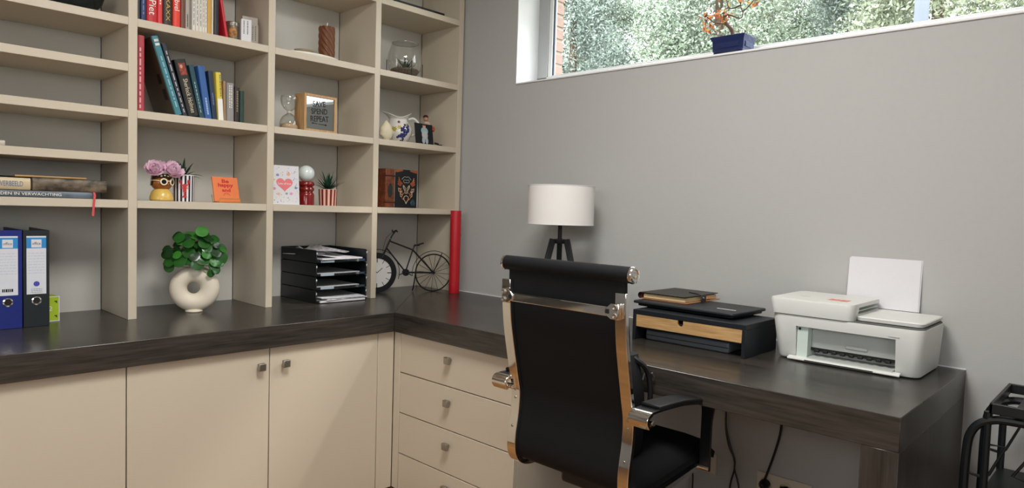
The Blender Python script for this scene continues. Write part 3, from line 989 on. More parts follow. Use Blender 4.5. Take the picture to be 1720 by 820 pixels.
fl = thing('flower_bunch', 'two pale pink peonies with green leaves growing from the head planter', 'flowers', (-1.443, .075, z + .098))
PK = mat('pink_petal', '#ECCBDC', .6, var=.18, vs=60, sss=.1)
for (cx, cy, cz, r, ry) in ((-.027, -.012, .014, .031, -24), (.027, -.02, .010, .036, 20)):
    M = Matrix.Translation((cx, cy, cz)) @ rotm('Y', ry) @ rotm('X', 48)
    f = thing  # each flower: a ring of cupped petals
    mb = MB()
    rf = random.Random(int(cx * 1000) + 50)
    for ring, (n, rr, el, L) in enumerate(((4, .002, 82, .55), (6, .004, 66, .68), (7, .006, 48, .82), (8, .007, 28, .95), (8, .008, 8, 1.0))):
        for k in range(n):
            az = 2 * PI * (k + ring * .4) / n + rf.uniform(-.15, .15)
            jl, ph_ = rf.uniform(.9, 1.12), rf.uniform(0, 6)
            def pet(u, v, az=az, el=el, L=L * jl, rr=rr, ph_=ph_):
                s = (u - .5) * 2
                w = r * .5 * math.sin(PI * min(1, .15 + .72 * v)) * L
                e = math.radians(el)
                cup = .35 * v * v
                out = rr + r * L * v * math.cos(e + cup)
                hgt = r * L * v * math.sin(e + cup) + .0022 * v * math.sin(5 * s + ph_) + .004 * s * s * v
                return Matrix.Rotation(az, 3, 'Z') @ Vector((out, s * w, hgt))
            mb.surf(pet, 6, 5, False)
    mb.build('flower', PK, fl, world=False) if False else None
    mb2 = MB()
    mb2.add([M @ p for p in mb.v], mb.f)
    o = mb2.build('flower', PK, fl, world=False)
    o['label'] = 'pale pink peony bloom'
    MB().tube([(cx * .3, cy * .2, -.012), (cx * .7, cy * .6, .004), (cx, cy, cz)], .002, 6).build('stem', mat('stem_green', '#3F5A2E'), fl, world=False)
LG = mat('leaf_green', '#2F4A2A', .5, var=.3, vs=40)
for (az, L, el) in ((3.3, .034, .5), (3.9, .03, .2), (4.7, .026, .3), (5.6, .028, .1), (2.4, .032, .4), (0.3, .03, .3)):
    mb = MB()
    blade(mb, (.012 * math.cos(az), .012 * math.sin(az), -.002), az, el, L, .009, .5)
    mb.build('leaf', LG, fl, world=False)

lp = thing('striped_planter', 'black and white striped pot with a red lobster on it', 'planter', (-1.3555, .095, z))
STB, STW = mat('navy_black_glaze', '#1B1C2A', .3), mat('white_glaze', '#E4E2E4', .3)
MB().surf(lambda u, v: ((.0365 + .0012 * v) * math.cos(2 * PI * u + .1), (.0365 + .0012 * v) * math.sin(2 * PI * u + .1), .101 * v), 64, 2, True, lambda i: (i // 2) % 2, cap0=True).build('pot', [STB, STW], lp, world=False)
MB().lathe([(.0378, .099), (.0385, .1025), (.0355, .1025), (.034, .095), (.033, .085)], 40, cap=False).build('rim', STW, lp, world=False)
MB().lathe([(0, .09), (.034, .09)], 30).build('soil', mat('soil', '#3B2E24', .95), lp, world=False)
LOB = mat('lobster_red', '#BE2026', .35, coat=.3)
AZL = -1.85
def on_pot(x, zz, out=.0012):
    a = AZL + x / .037
    return Vector(((.0372 + out) * math.cos(a), (.0372 + out) * math.sin(a), zz))
lob = MB()
def lpatch(poly):
    lob.add([on_pot(x, zz) for x, zz in poly] + [on_pot(x, zz, -.001) for x, zz in poly], [tuple(range(len(poly)))] + [(i, (i + 1) % len(poly), len(poly) + (i + 1) % len(poly), len(poly) + i) for i in range(len(poly))])
lpatch([(-.005, .035), (.005, .035), (.006, .05), (.0055, .064), (0, .07), (-.0055, .064), (-.006, .05)])
lpatch([(-.004, .034), (.004, .034), (.003, .024), (.009, .017), (.004, .0145), (0, .017), (-.004, .0145), (-.009, .017), (-.003, .024)])
for s in (-1, 1):
    lpatch([(s * .004, .06), (s * .006, .064), (s * .013, .068), (s * .014, .064)])
    lpatch([(s * .012, .064), (s * .016, .068), (s * .019, .077), (s * .0165, .085), (s * .0155, .079), (s * .011, .084), (s * .009, .076), (s * .0105, .068)])
    for q in range(3):
        lpatch([(s * .005, .05 + .005 * q), (s * .005, .0525 + .005 * q), (s * .017, .048 + .006 * q), (s * .0165, .0465 + .006 * q)])
lob.build('lobster', LOB, lp, world=False)['label'] = 'raised red lobster motif'
pl = thing('potted_succulent', 'dark green spiky succulent growing in the lobster pot', 'plant', (-1.3555, .095, z + .091))
mb = MB()
DG = mat('dark_succulent', '#1D3A2C', .45, var=.25, vs=40)
for k, (az, el, L, w, bd) in enumerate(((-1.6, 1.35, .066, .008, .1), (-2.3, 1.1, .06, .009, .2), (-.9, 1.05, .06, .009, .2), (2.9, .95, .058, .008, .1), (-3.1, .8, .055, .007, .3), (.2, .7, .05, .008, .5), (-.3, .55, .062, .007, 1.1), (.5, .6, .058, .007, 1.3), (1.4, 1.2, .055, .009, .2), (2.2, 1.1, .05, .008, .2), (-1.2, .9, .045, .008, .3), (-2.0, .9, .042, .008, .3), (.9, 1.0, .05, .008, .4), (-.6, .35, .055, .006, 1.0))):
    mb = MB()
    blade(mb, (.006 * math.cos(az) - .006, .006 * math.sin(az), 0), az, el, L * 1.2, w * 1.15, bd)
    mb.build('leaf', DG, pl, world=False)

sg = thing('motto_sign', 'orange sign reading Be happy and, leaning on a small gold stand', 'sign', (-1.2, .05, z), (0, 0, math.radians(5)))
SGM = Matrix.Translation((0, .008, .004)) @ rotm('X', -14)
pn = MB().box((-.053, 0, 0), (.053, .006, .101), M=SGM).build('panel', mat('orange_card', '#E27B45', .55, var=.04), sg, .0006, world=False)
MT = SGM @ Matrix.Translation((0, -.0006, 0))
for s_, w_, h_, zz in (('Be', .030, .0155, .084), ('happy', .064, .0195, .066), ('and', .036, .0145, .0475)):
    text(pn, s_, RED, w_, h_, SGM @ Vector((.0, -.0006, zz)), rotm('X', -14), bold=.04)
MB().tube([SGM @ Vector((.013 * math.cos(a * .2), -.0008, .0235 + .0125 * math.sin(a * .2))) for a in range(0, 17)], .0006, 4).build('smile_outline', RED, pn, world=False)
for s in (-1, 1):
    MB().tube([SGM @ Vector((s * .004, -.0008, .028)), SGM @ Vector((s * .004, -.0008, .0315))], .0007, 4).build('smile_eye', RED, pn, world=False)
GOLDM = mat('brass_wire', '#D8A25A', .3, .6)
for s in (-1, 1):
    MB().tube([(s * .042, -.012, .016), (s * .042, -.012, .002), (s * .042, .045, .002), (s * .042, .052, .03)], .0017, 6).build('stand_wire', GOLDM, sg, world=False)
MB().tube([(-.042, -.012, .016), (.042, -.012, .016)], .0017, 6).build('stand_bar', GOLDM, sg, world=False)
MB().tube([(-.042, -.012, .002), (.042, -.012, .002)], .0017, 6).build('stand_bar', GOLDM, sg, world=False)

# ------------------------------------------------------------------ ring vase and round-leaved plant on the worktop
VX, VY = -1.327, .06
vs_ = thing('ring_vase', 'cream ceramic vase shaped like an upright ring', 'vase', (VX, VY, WT + .0003), (0, 0, math.radians(-20)))
VM = mat('matt_cream_ceramic', '#DFD5C2', .55, var=.04, bump=.08, bs=200)
def ring(u, v):
    a = 2 * PI * v
    rr = .056
    tube_r = .0335 + .0025 * math.cos(a + .6)
    b = 2 * PI * u
    return ((rr + tube_r * math.cos(b)) * math.cos(a) * 1.0, tube_r * .95 * math.sin(b), .0915 + (rr + tube_r * math.cos(b)) * math.sin(a) * .99)
MB().surf(ring, 24, 49).build('ring_body', VM, vs_, world=False)
MB().lathe([(0, 0), (.03, 0), (.032, .003), (.030, .008), (.018, .014)], 30).build('foot', VM, vs_, world=False)
MB().lathe([(.020, .165), (.017, .178), (.018, .188), (.0145, .188), (.0135, .17)], 24, cap=False).build('neck', VM, vs_, world=False)
pp = thing('round_leaf_plant', 'bushy plant with shiny round green leaves in the ring vase', 'plant', (VX, VY, WT + .17))
LM = [mat('round_leaf_a', '#24561F', .3, var=.25, vs=25, coat=.25), mat('round_leaf_b', '#347529', .3, var=.25, vs=25, coat=.25), mat('round_leaf_c', '#173A1A', .3, var=.25, vs=25, coat=.25)]
r = random.Random(5)
vdir = Vector((CAM.x - VX, CAM.y - VY, 0)).normalized()
vside = Vector((-vdir.y, vdir.x, 0))    # to the left seen from the room
leaf_spots = []
for k in range(60):
    for _ in range(60):
        a, b = r.uniform(-1, 1), r.uniform(-.35, 1)
        if a * a + max(0, b) ** 2 > 1:
            continue
        dpt = r.uniform(-.75, .9)
        p = Vector((0, 0, .070)) + vside * (-a * .108) + vdir * (dpt * .06 * math.sqrt(max(.05, 1 - a * a))) + Vector((0, 0, b * .085 - abs(a) * .024))
        if all((p - q).length > .017 for q in leaf_spots):
            leaf_spots.append(p)
            break
leaf_spots += [vside * .078 + vdir * .04 + Vector((0, 0, -.004)), vside * .060 + vdir * .046 + Vector((0, 0, -.016)), -vside * .088 + vdir * .03 + Vector((0, 0, .008)), vside * .0 + vdir * .055 + Vector((0, 0, .05)), vside * .045 + vdir * .055 + Vector((0, 0, .06)), -vside * .05 + vdir * .055 + Vector((0, 0, .028)), -vside * .06 + vdir * .045 + Vector((0, 0, .055)), vside * .012 + vdir * .06 + Vector((0, 0, .02)), vside * .087 + Vector((0, 0, .022)) + vdir * .03, vside * .066 + Vector((0, 0, .012)) + vdir * .04, -vside * .085 + vdir * .03 + Vector((0, 0, .03)), -vside * .02 + vdir * .05 + Vector((0, 0, .035)), vside * .03 + vdir * .05 + Vector((0, 0, .038))]
for k, p in enumerate(leaf_spots):
    R0 = r.uniform(.017, .027)
    nrm = (Vector((p.x, p.y, p.z * .55 - .0)).normalized() * .6 + vdir * r.uniform(.25, .9) + Vector((0, 0, r.uniform(.0, .8)))).normalized()
    e = nrm.orthogonal().normalized()
    f = nrm.cross(e)
    M = Matrix(((e.x, f.x, nrm.x, p.x), (e.y, f.y, nrm.y, p.y), (e.z, f.z, nrm.z, p.z), (0, 0, 0, 1)))
    mb = MB()
    n = 16
    vsx = [(0, 0, -.003)] + [(R0 * .55 * math.cos(2 * PI * i / n), R0 * .5 * math.sin(2 * PI * i / n), -.0006) for i in range(n)] + [(R0 * math.cos(2 * PI * i / n), R0 * .92 * math.sin(2 * PI * i / n), -.002 + .0012 * math.sin(3 * 2 * PI * i / n)) for i in range(n)]
    mb.add(vsx, [(0, 1 + i, 1 + (i + 1) % n) for i in range(n)] + [(1 + i, 1 + n + i, 1 + n + (i + 1) % n, 1 + (i + 1) % n) for i in range(n)], 0, M)
    lf = mb.build('leaf', LM[r.choice((0, 0, 1, 2))], pp, world=False)
    MB().tube(smooth_path([(0, 0, .0), (p.x * .25, p.y * .25, p.z * .55), (p.x * .75, p.y * .75, p.z * .9), M @ Vector((0, 0, -.003))], 3), .0013, 5).build('petiole', mat('petiole_green', '#7E8A4A', .5), lf, world=False)
# ------------------------------------------------------------------ column three
cn = thing('pillar_candle', 'brown twisted pillar candle standing on the white tray', 'candle', (-0.758, .075, zA + .0143))
MB().surf(lambda u, v: ((.033 + .0032 * math.cos(9 * (2 * PI * u + v * 3.2))) * math.cos(2 * PI * u), (.033 + .0032 * math.cos(9 * (2 * PI * u + v * 3.2))) * math.sin(2 * PI * u), .135 * v), 108, 30, cap0=True, cap1=True).build('wax', mat('brown_wax', '#6E4226', .35, var=.06, coat=.2), cn, world=False, angle=60)
MB().tube([(0, 0, .132), (.001, 0, .145), (.003, 0, .155)], .0022, 6).build('wick', PAPER, cn, world=False)
tr = MB().surf(lambda u, v: ((.105 + .01 * v) * math.cos(2 * PI * u) * 1.05, (.052 + .008 * v) * math.sin(2 * PI * u), .0 + .013 * v * v), 48, 4, cap0=True).build('tray', mat('white_stoneware', '#E5E1D6', .5, var=.03), None)
ti = MB().lathe([(0, .009)], 3) if False else None
tr.location = (-0.828, .075, zA + .0003)
tag(tr, 'oval white stoneware tray under the twisted candle', 'tray')
so_ = tr.modifiers.new('solid', 'SOLIDIFY')
so_.thickness = -.003
dh = MB().lathe([(0, 0), (.022, 0), (.036, .008), (.041, .016), (.039, .016), (.034, .010), (.02, .003), (0, .003)], 32).build('small_dish', mat('beige_dish', '#B7A78C', .5), None)
dh.location = (-0.862, .085, zA + .0145)
tag(dh, 'small beige dish at the left end of the white tray', 'dish')

# hourglass
hg = thing('hourglass', 'clear glass hourglass without frame beside the wooden box frame', 'hourglass', (-0.932, .075, zC + .0003))
GLS = clear('clear_glass', (.96, .97, .96), 1.8, base=.04)
prof = [(.0, .0), (.036, .001), (.0395, .010), (.040, .022), (.036, .042), (.026, .058), (.013, .067), (.006, .072), (.0045, .075), (.006, .078), (.012, .082), (.024, .091), (.033, .107), (.0365, .125), (.036, .138), (.034, .143), (0, .1445)]
MB().lathe(prof, 32).build('glass_bulbs', GLS, hg, world=False)
MB().lathe([(.0, .003), (.034, .004), (.0365, .012), (.033, .022), (.016, .030), (0, .034)], 28).build('sand', mat('beige_sand', '#BFA387', .9, var=.15, vs=400), hg, world=False)
MB().lathe([(.0052, .069), (.0085, .071), (.0085, .079), (.0052, .081)], 18, cap=False).build('collar', mat('pale_collar', '#C9C2AE', .3), hg, world=False)

# save spend repeat frame
fm = thing('savings_frame', 'wooden box frame with mirrored glass lettered SAVE SPEND REPEAT', 'frame', (-0.807, .03, zC + .0003), (0, 0, math.radians(4)))
fw_, fh, fd, ft = .165, .160, .075, .011
for nm, a, b in (('frame_side', (-fw_ / 2, 0, 0), (-fw_ / 2 + ft, fd, fh)), ('frame_side', (fw_ / 2 - ft, 0, 0), (fw_ / 2, fd, fh)), ('frame_top', (-fw_ / 2 + ft, 0, fh - ft), (fw_ / 2 - ft, fd, fh)), ('frame_bottom', (-fw_ / 2 + ft, 0, 0), (fw_ / 2 - ft, fd, ft))):
    MB().box(a, b).build(nm, OAKX, fm, .0008, 1, world=False)
MB().box((-fw_ / 2 + ft, fd - .006, ft), (fw_ / 2 - ft, fd - .002, fh - ft)).build('backing', mat('grey_board', '#7B7C78', .6), fm, world=False)
gp = MB().box((-fw_ / 2 + ft, .006, ft), (fw_ / 2 - ft, .009, fh - ft)).build('glass_front', mat('mirror_glass', '#9A9E9C', .03, .92, var=.01), fm, world=False)
for s_, w_, zz, x_ in (('SAVE', .064, .122, -.006), ('SPEND', .082, .090, -.004), ('REPEAT', .092, .058, -.002)):
    text(gp, s_, INK, w_, .025, (x_, .0054, zz), rotm('Y', -4), bold=.01)
ar = MB().tube([(-.042, .0052, .037), (-.014, .0052, .036)], .0011, 4).tube([(-.008, .0052, .036), (.03, .0052, .034)], .0011, 4)
ar.prism([(-.042, .037), (-.034, .041), (-.036, .037), (-.034, .033)], .0048, .0054, FACE_Y).prism([(.036, .034), (.026, .039), (.028, .034), (.026, .030)], .0048, .0054, FACE_Y)
ar.build('arrow', INK, gp, world=False)

# greeting card with a heart
z = zD + .0003
gc = thing('greeting_card', 'white greeting card with a large pink heart and small flowers', 'card', (-0.963, .03, z), (0, 0, math.radians(-2)))
f1 = MB().box((-.062, 0, 0), (.0595, .0007, .163), M=rotm('X', -5)).build('front_leaf', PAPER, gc, world=False)
MB().box((-.062, .028, 0), (.0595, .0287, .162), M=Matrix.Translation((0, 0, 0)) @ rotm('X', 5)).build('back_leaf', PAPER, gc, world=False)
def heart(t):
    return (16 * math.sin(t) ** 3, 13 * math.cos(t) - 5 * math.cos(2 * t) - 2 * math.cos(3 * t) - math.cos(4 * t))
def flat_patch(mb, cx, cz, pts, y=-.0007):
    P = [rotm('X', -5) @ Vector((cx + a, y, cz + b)) for a, b in pts]
    mb.add(P, [tuple(range(len(P)))])
    return mb
flat_patch(MB(), -.006, .086, [(.0023 * heart(2 * PI * k / 28)[0], .0020 * heart(2 * PI * k / 28)[1]) for k in range(28)]).build('heart', mat('coral_heart', '#E17B80', .6), f1, world=False, flat=True)
text(f1, 'Lots of love', WHITEINK, .056, .009, rotm('X', -5) @ Vector((-.006, -.0012, .088)), rotm('X', -5))
r = random.Random(3)
CONF = [mat('confetti_' + c, h, .6) for c, h in (('violet', '#8C86C9'), ('pink', '#D79BC0'), ('peach', '#E3B08C'), ('green', '#7FA08C'), ('yellow', '#D9C57A'), ('blue', '#6F86B8'))]
for ci, cm in enumerate(CONF):
    mb = MB()
    for k in range(9):
        for _ in range(30):
            x_, z_ = r.uniform(-.055, .052), r.uniform(.008, .155)
            if not (abs(x_ + .006) < .040 and .048 < z_ < .118):
                break
        R0 = r.choice((.0015, .002, .0025))
        flat_patch(mb, x_, z_, [(R0 * math.cos(a * PI / 4), R0 * math.sin(a * PI / 4)) for a in range(8)])
    finish(mb.build('confetti', cm, f1, world=False, flat=True))
for ci, x_, z_, R0 in ((0, -.036, .123, .009), (2, .012, .128, .011), (1, -.050, .066, .008), (5, .044, .071, .007), (1, .022, .046, .009), (2, -.033, .044, .008), (3, .002, .046, .007), (4, -.052, .103, .007)):
    mb = MB()
    flat_patch(mb, x_, z_, [(R0 * (1 - .35 * (a % 2)) * math.cos(a * PI / 5), R0 * .8 * (1 - .35 * (a % 2)) * math.sin(a * PI / 5)) for a in range(10)])
    mb.build('printed_flower', CONF[ci], f1, world=False, flat=True)

# red stand with a white globe
gl = thing('globe_stand', 'glossy dark red turned stand carrying a white glass globe', 'ornament', (-0.842, .085, z))
DR = mat('dark_red_lacquer', '#7E1616', .18, var=.05, coat=.6)
MB().lathe([(.034, 0), (.0355, .002), (.0355, .044), (.034, .050), (.029, .055), (.028, .058), (.033, .062), (.0355, .069), (.033, .076), (.028, .079), (.028, .081), (.034, .085), (.036, .092), (.034, .099), (.03, .103), (0, .104)], 40).build('stand', DR, gl, world=False)
MB().ball((0, 0, .137), .0365, 32, 20).build('globe', mat('white_globe_glass', '#D9E2E0', .12, var=.02, coat=.5), gl, world=False)

# striped pot with succulent
sp = thing('striped_pot', 'small pink and dark red striped pot', 'pot', (-0.734, .085, z), group=None)
SR, SP_ = mat('dark_red_stripe', '#6E2119', .4), mat('pink_stripe', '#E5B6A2', .4)
MB().surf(lambda u, v: ((.0375 + .004 * v) * math.cos(2 * PI * u + .06), (.0375 + .004 * v) * math.sin(2 * PI * u + .06), .073 * v), 52, 2, True, lambda i: (i // 2) % 2, cap0=True).build('pot_wall', [SR, SP_], sp, world=False)
MB().lathe([(.0415, .072), (.042, .0735), (.0395, .0735), (.038, .066)], 40, cap=False).build('rim', SP_, sp, world=False)
MB().lathe([(0, .064), (.038, .064)], 30).build('soil', mat('soil'), sp, world=False)
ps = thing('potted_aloe', 'dense spiky dark green succulent in the pink striped pot', 'plant', (-0.734, .085, z + .0645))
r = random.Random(8)
AL = [mat('aloe_green', '#24513B', .45, var=.25, vs=40), mat('aloe_green_dark', '#173629', .45, var=.25, vs=40)]
for k in range(46):
    mb = MB()
    q = k / 46
    el = 1.5 - 1.15 * q + r.uniform(-.1, .1)
    blade(mb, (r.uniform(-.006, .006), r.uniform(-.006, .006), .002), k * 2.399, el, .085 - .01 * q + r.uniform(-.012, .012), .0056, .25)
    mb.build('leaf', AL[k % 2], ps, world=False)

# letter trays with paper
LT = thing('letter_tray_stack', 'stack of four black plastic letter trays in the bookcase', 'letter tray', (-0.715, .13, WT + .0003))
x0, x1, y0, y1 = -.845, -.586, -.016, .292
BLT = mat('black_tray_plastic', '#12181A', .35, var=.1)
hstep = .0585
for k in range(4):
    zb_ = WT + .0003 + k * hstep
    mb = MB()
    mb.box((x0, y0 + .004, zb_), (x1, y1, zb_ + .003))
    lo = zb_ + .0565
    for xa, xb in ((x0, x0 + .004), (x1 - .004, x1)):
        mb.prism([(y0, zb_), (y1, zb_), (y1, lo), (y0 + .006, lo), (y0 - .002, lo - .006), (y0 - .001, zb_ + .006)], xa, xb, FACE_X)
    mb.box((x0, y1 - .004, zb_), (x1, y1, lo))
    tray = mb.build('tray', BLT, LT, .0015, 1)
    MB().box((x0 + .006, y0, zb_ + .0015), (x1 - .006, y0 + .006, zb_ + .012)).build('front_lip', BLT, tray, .002)
    if k > 0:
        MB().box((x0 + .022, y0 - .0015, zb_ + .002), (x0 + .088, y0 - .0002, zb_ + .0125)).build('label_holder', mat('grey_blue_label', '#9DA9B4', .3), tray)
        MB().box((x1 - .062, y0 - .001, zb_ + .003), (x1 - .012, y0 - .0002, zb_ + .0115)).build('clip', mat('smoky_plastic', '#3A4A55', .15), tray, .001)
        MB().lathe([(0, 0), (.0065, 0), (.0065, .001), (0, .0012)], 12, Matrix.Translation((x1 - .05, y0 - .001, zb_ + .0075)) @ rotm('X', 90)).build('rivet', CHROME, tray)
    else:
        pass
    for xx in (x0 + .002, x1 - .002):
        MB().ball((xx, y0 - .001, zb_ + .042), (.0028, .0025, .006), 10, 6).build('edge_glint', mat('glint_grey', '#C9CFD2', .15, .3), tray)  # small pale bead set on the tray edge as a glint


def sheet(label, cx, cy, w, d, z, th=.0006, rz=0.0, tilt=(0, 0), col=None, group='papers in the letter trays', curl=.0, n=6):
    M = Matrix.Translation((cx, cy, z)) @ rotm('Z', rz) @ rotm('X', tilt[0]) @ rotm('Y', tilt[1])
    mb = MB()
    vs, fs = [], []
    for k, dz in enumerate((0, th)):
        for j in range(n + 1):
            for i in range(n + 1):
                u, v = i / n - .5, j / n - .5
                vs.append((u * w, v * d, dz + curl * (u * u * 2 + u * v * 3)))
    q = (n + 1) ** 2
    I = lambda k, j, i: k * q + j * (n + 1) + i
    for j in range(n):
        for i in range(n):
            fs.append((I(0, j, i), I(0, j + 1, i), I(0, j + 1, i + 1), I(0, j, i + 1)))
            fs.append((I(1, j, i), I(1, j, i + 1), I(1, j + 1, i + 1), I(1, j + 1, i)))
    for i in range(n):
        fs += [(I(0, 0, i), I(0, 0, i + 1), I(1, 0, i + 1), I(1, 0, i)), (I(0, n, i), I(0, n, i + 1), I(1, n, i + 1), I(1, n, i)), (I(0, i, 0), I(0, i + 1, 0), I(1, i + 1, 0), I(1, i, 0)), (I(0, i, n), I(0, i + 1, n), I(1, i + 1, n), I(1, i, n))]
    mb.add(vs, fs, 0, M)
    o = mb.build('paper', col or PAPER, None, origin=(cx, cy, z))
    return tag(o, label, 'paper', group)


zt0 = WT + 3 * hstep + .0033
BLUEP = mat('blue_folder', '#3B3F86', .5)
PRINTP = mat('printed_paper', '#C9C7CB', .7, var=.3, vs=60)
sheet('dark blue folder lowest in the top letter tray', -.70, .135, .22, .29, zt0 + .001, .010, 2, col=BLUEP)
sheet('white sheets lying on the blue folder in the top tray', -.725, .125, .215, .29, zt0 + .0115, .006, 4)
sheet('large white sheet sloping across the top tray', -.735, .128, .21, .285, zt0 + .018, .0022, 7, (1.0, 2.0), curl=.01)
sheet('folded leaflet with print lying on top of the papers', -.70, .16, .10, .20, zt0 + .037, .003, 28, (2, -4), PRINTP, curl=.012)
sheet('printed slip curling up at the back of the top tray', -.745, .215, .12, .12, zt0 + .036, .002, -20, (5, 3), PRINTP, curl=.02)
for k, (lab, th) in enumerate((('thick white paper pile spilling from the bottom letter tray', .012), ('thin white papers in the second letter tray from below', .003), ('thin white papers in the second letter tray from above', .003))):
    zk = WT + k * hstep + .0036
    if k == 0:
        sheet(lab, -.712, .115, .225, .29, zk, .008, -1.5)
        sheet('creased white sheets on the pile in the bottom tray', -.700, .112, .215, .285, zk + .0095, .005, 3, col=PRINTP)
        sheet('white top sheet sticking out of the bottom tray', -.712, .108, .215, .285, zk + .016, .003, -2, (0, -1.0), curl=.004)
    else:
        sheet(lab, -.712, .148, .22, .26, zk + .0045, th, 1.5 * (-1) ** k, (0, -.5))

# ------------------------------------------------------------------ column four
bb = thing('picture_frame', 'flat black frame lying on the top right shelf', 'frame', (-0.265, .07, zT + .0003))
MB().box((-.165, -.05, 0), (.138, -.03, .017)).build('frame_edge', BLACKM, bb, .001, world=False)
MB().box((-.165, -.03, 0), (.138, .13, .015)).build('frame_back', BLACKM, bb, .001, world=False)

te = thing('glass_terrarium', 'open glass terrarium bowl on a black wire stand with a succulent', 'terrarium', (-0.292, .12, zA + .0003))
pr = [(.0, .012), (.035, .013), (.062, .024), (.082, .05), (.088, .082), (.084, .12), (.073, .155), (.064, .176), (.066, .177), (.075, .156), (.086, .12), (.0905, .082), (.0845, .049), (.064, .022), (.036, .0105), (0, .0095)]
MB().lathe([(r_ * .98, z_) for r_, z_ in pr[:8]], 40).build('glass_bowl', GLS, te, world=False)
MB().tube([(.0645 * math.cos(a * PI / 20), .0645 * math.sin(a * PI / 20), .1745) for a in range(40)], .0014, 6, closed=True).build('glass_rim', mat('glass_rim_grey', '#8F9690', .1), te, world=False)
MB().lathe([(0, .0135), (.034, .014), (.058, .024), (.073, .040), (.066, .048), (.03, .052), (0, .05)], 32).build('gravel', mat('grey_gravel', '#77685A', .9, var=.5, vs=160, bump=.8, bs=120), te, world=False)
for k in range(4):
    a = PI / 4 + k * PI / 2 + .5
    MB().tube([(.094 * math.cos(a), .094 * math.sin(a), 0), (.094 * math.cos(a), .094 * math.sin(a), .085)], .0018, 6).build('stand_leg', BLACKM, te, world=False)
for q in (0, 1):
    a = PI / 4 + q * PI / 2 + .5
    MB().tube([(.094 * math.cos(a), .094 * math.sin(a), .008), (-.094 * math.cos(a), -.094 * math.sin(a), .008)], .0018, 6).build('stand_crossbar', BLACKM, te, world=False)
r = random.Random(4)
for k in range(26):
    mb = MB()
    blade(mb, (r.uniform(-.02, .02), r.uniform(-.02, .02), .049), k * 2.399, r.uniform(.5, 1.4), r.uniform(.03, .055) if k % 5 else .075, .006, .2)
    mb.build('succulent_leaf', mat('dusty_green', '#3F5B50', .5, var=.3, vs=60), te, world=False)

z = zC + .0003
sh = MB().surf(lambda u, v: ((.036 * math.sin(PI * min(1, v * .97 + .03)) ** .75 * (1 - .45 * v) * 1.25) * math.cos(2 * PI * u) * (1 + .08 * math.sin(6 * PI * v + 2 * PI * u)), (.026 * math.sin(PI * min(1, v * .97 + .03)) ** .75 * (1 - .35 * v) * 1.2) * math.sin(2 * PI * u), .096 * v + .004 * math.sin(2 * PI * u) * (1 - v)), 24, 16, cap0=True, cap1=True).build('sea_shell', mat('ivory_shell', '#DAD0B4', .45, var=.15, vs=30, bump=.3, bs=60), None)
sh.location = (-0.446, .05, z)
tag(sh, 'pointed ivory sea shell standing left of the jug', 'shell')

jg = thing('ceramic_jug', 'white ceramic jug painted with blue grapes and yellow leaves', 'jug', (-0.335, .105, z), (0, 0, math.radians(-30)))
JW = mat('white_jug_glaze', '#DCDAD3', .15, var=.03, coat=.4)
jp = [(.036, 0), (.040, .003), (.055, .02), (.066, .045), (.067, .065), (.058, .088), (.045, .105), (.040, .115), (.043, .125), (.052, .136)]
def jug(u, v):
    k = v * (len(jp) - 1)
    i = min(int(k), len(jp) - 2)
    t = k - i
    rr = jp[i][0] * (1 - t) + jp[i + 1][0] * t
    zz = jp[i][1] * (1 - t) + jp[i + 1][1] * t
    a = 2 * PI * u
    top = max(0, (v - .72) / .28)
    sx = 1 + top * .55 * max(0, -math.cos(a)) ** 3 + top * .25 * max(0, math.cos(a)) ** 2
    zz += top * .014 * (math.cos(2 * a))
    return (rr * math.cos(a) * sx, rr * math.sin(a), zz)
jo = MB().surf(jug, 40, 28, cap0=True).build('jug_body', JW, jg, world=False)
sdf = jo.modifiers.new('solid', 'SOLIDIFY')
sdf.thickness = .0025
sdf.offset = 0
MB().tube(smooth_path([(.050, 0, .118), (.075, 0, .124), (.096, 0, .105), (.098, 0, .078), (.085, 0, .05), (.064, 0, .038)], 6), .0058, 8).build('handle', JW, jg, world=False)
BLG = mat('grape_blue', '#1C2468', .2, coat=.4)
def on_jug(a, zz, out=.0):
    k = 0
    for i in range(len(jp) - 1):
        if jp[i][1] <= zz <= jp[i + 1][1]:
            t = (zz - jp[i][1]) / (jp[i + 1][1] - jp[i][1])
            rr = jp[i][0] * (1 - t) + jp[i + 1][0] * t
    return Vector(((rr + out) * math.cos(a), (rr + out) * math.sin(a), zz))
r = random.Random(2)
for k in range(44):
    tt = r.random()
    a = -1.0 - .5 * tt + r.uniform(-.28, .28)
    MB().ball(on_jug(a, .078 - .062 * tt + r.uniform(-.012, .012) * 1, .0005), .0062, 10, 7).build('grape', BLG, jg, world=False)
for (a0, z0, s_, cm) in ((-2.0, .062, .016, '#A99A3E'), (-1.6, .070, .013, '#B5A54C'), (-.85, .085, .013, '#8E8A3A'), (-1.65, .098, .009, '#6E3A44')):
    poly = [(1, 0), (.55, .35), (.6, .9), (.1, .55), (-.5, .9), (-.45, .3), (-1, 0), (-.45, -.3), (-.5, -.9), (.1, -.55), (.6, -.9), (.55, -.35)]
    P = [on_jug(a0 + s_ * q[0] / .06, z0 + s_ * q[1], .0025) for q in poly]
    cpt = on_jug(a0, z0, .003)
    MB().add(P + [cpt], [(i, (i + 1) % 12, 12) for i in range(12)]).build('painted_leaf', mat('leaf_glaze_' + cm.strip('#'), cm, .3), jg, world=False)

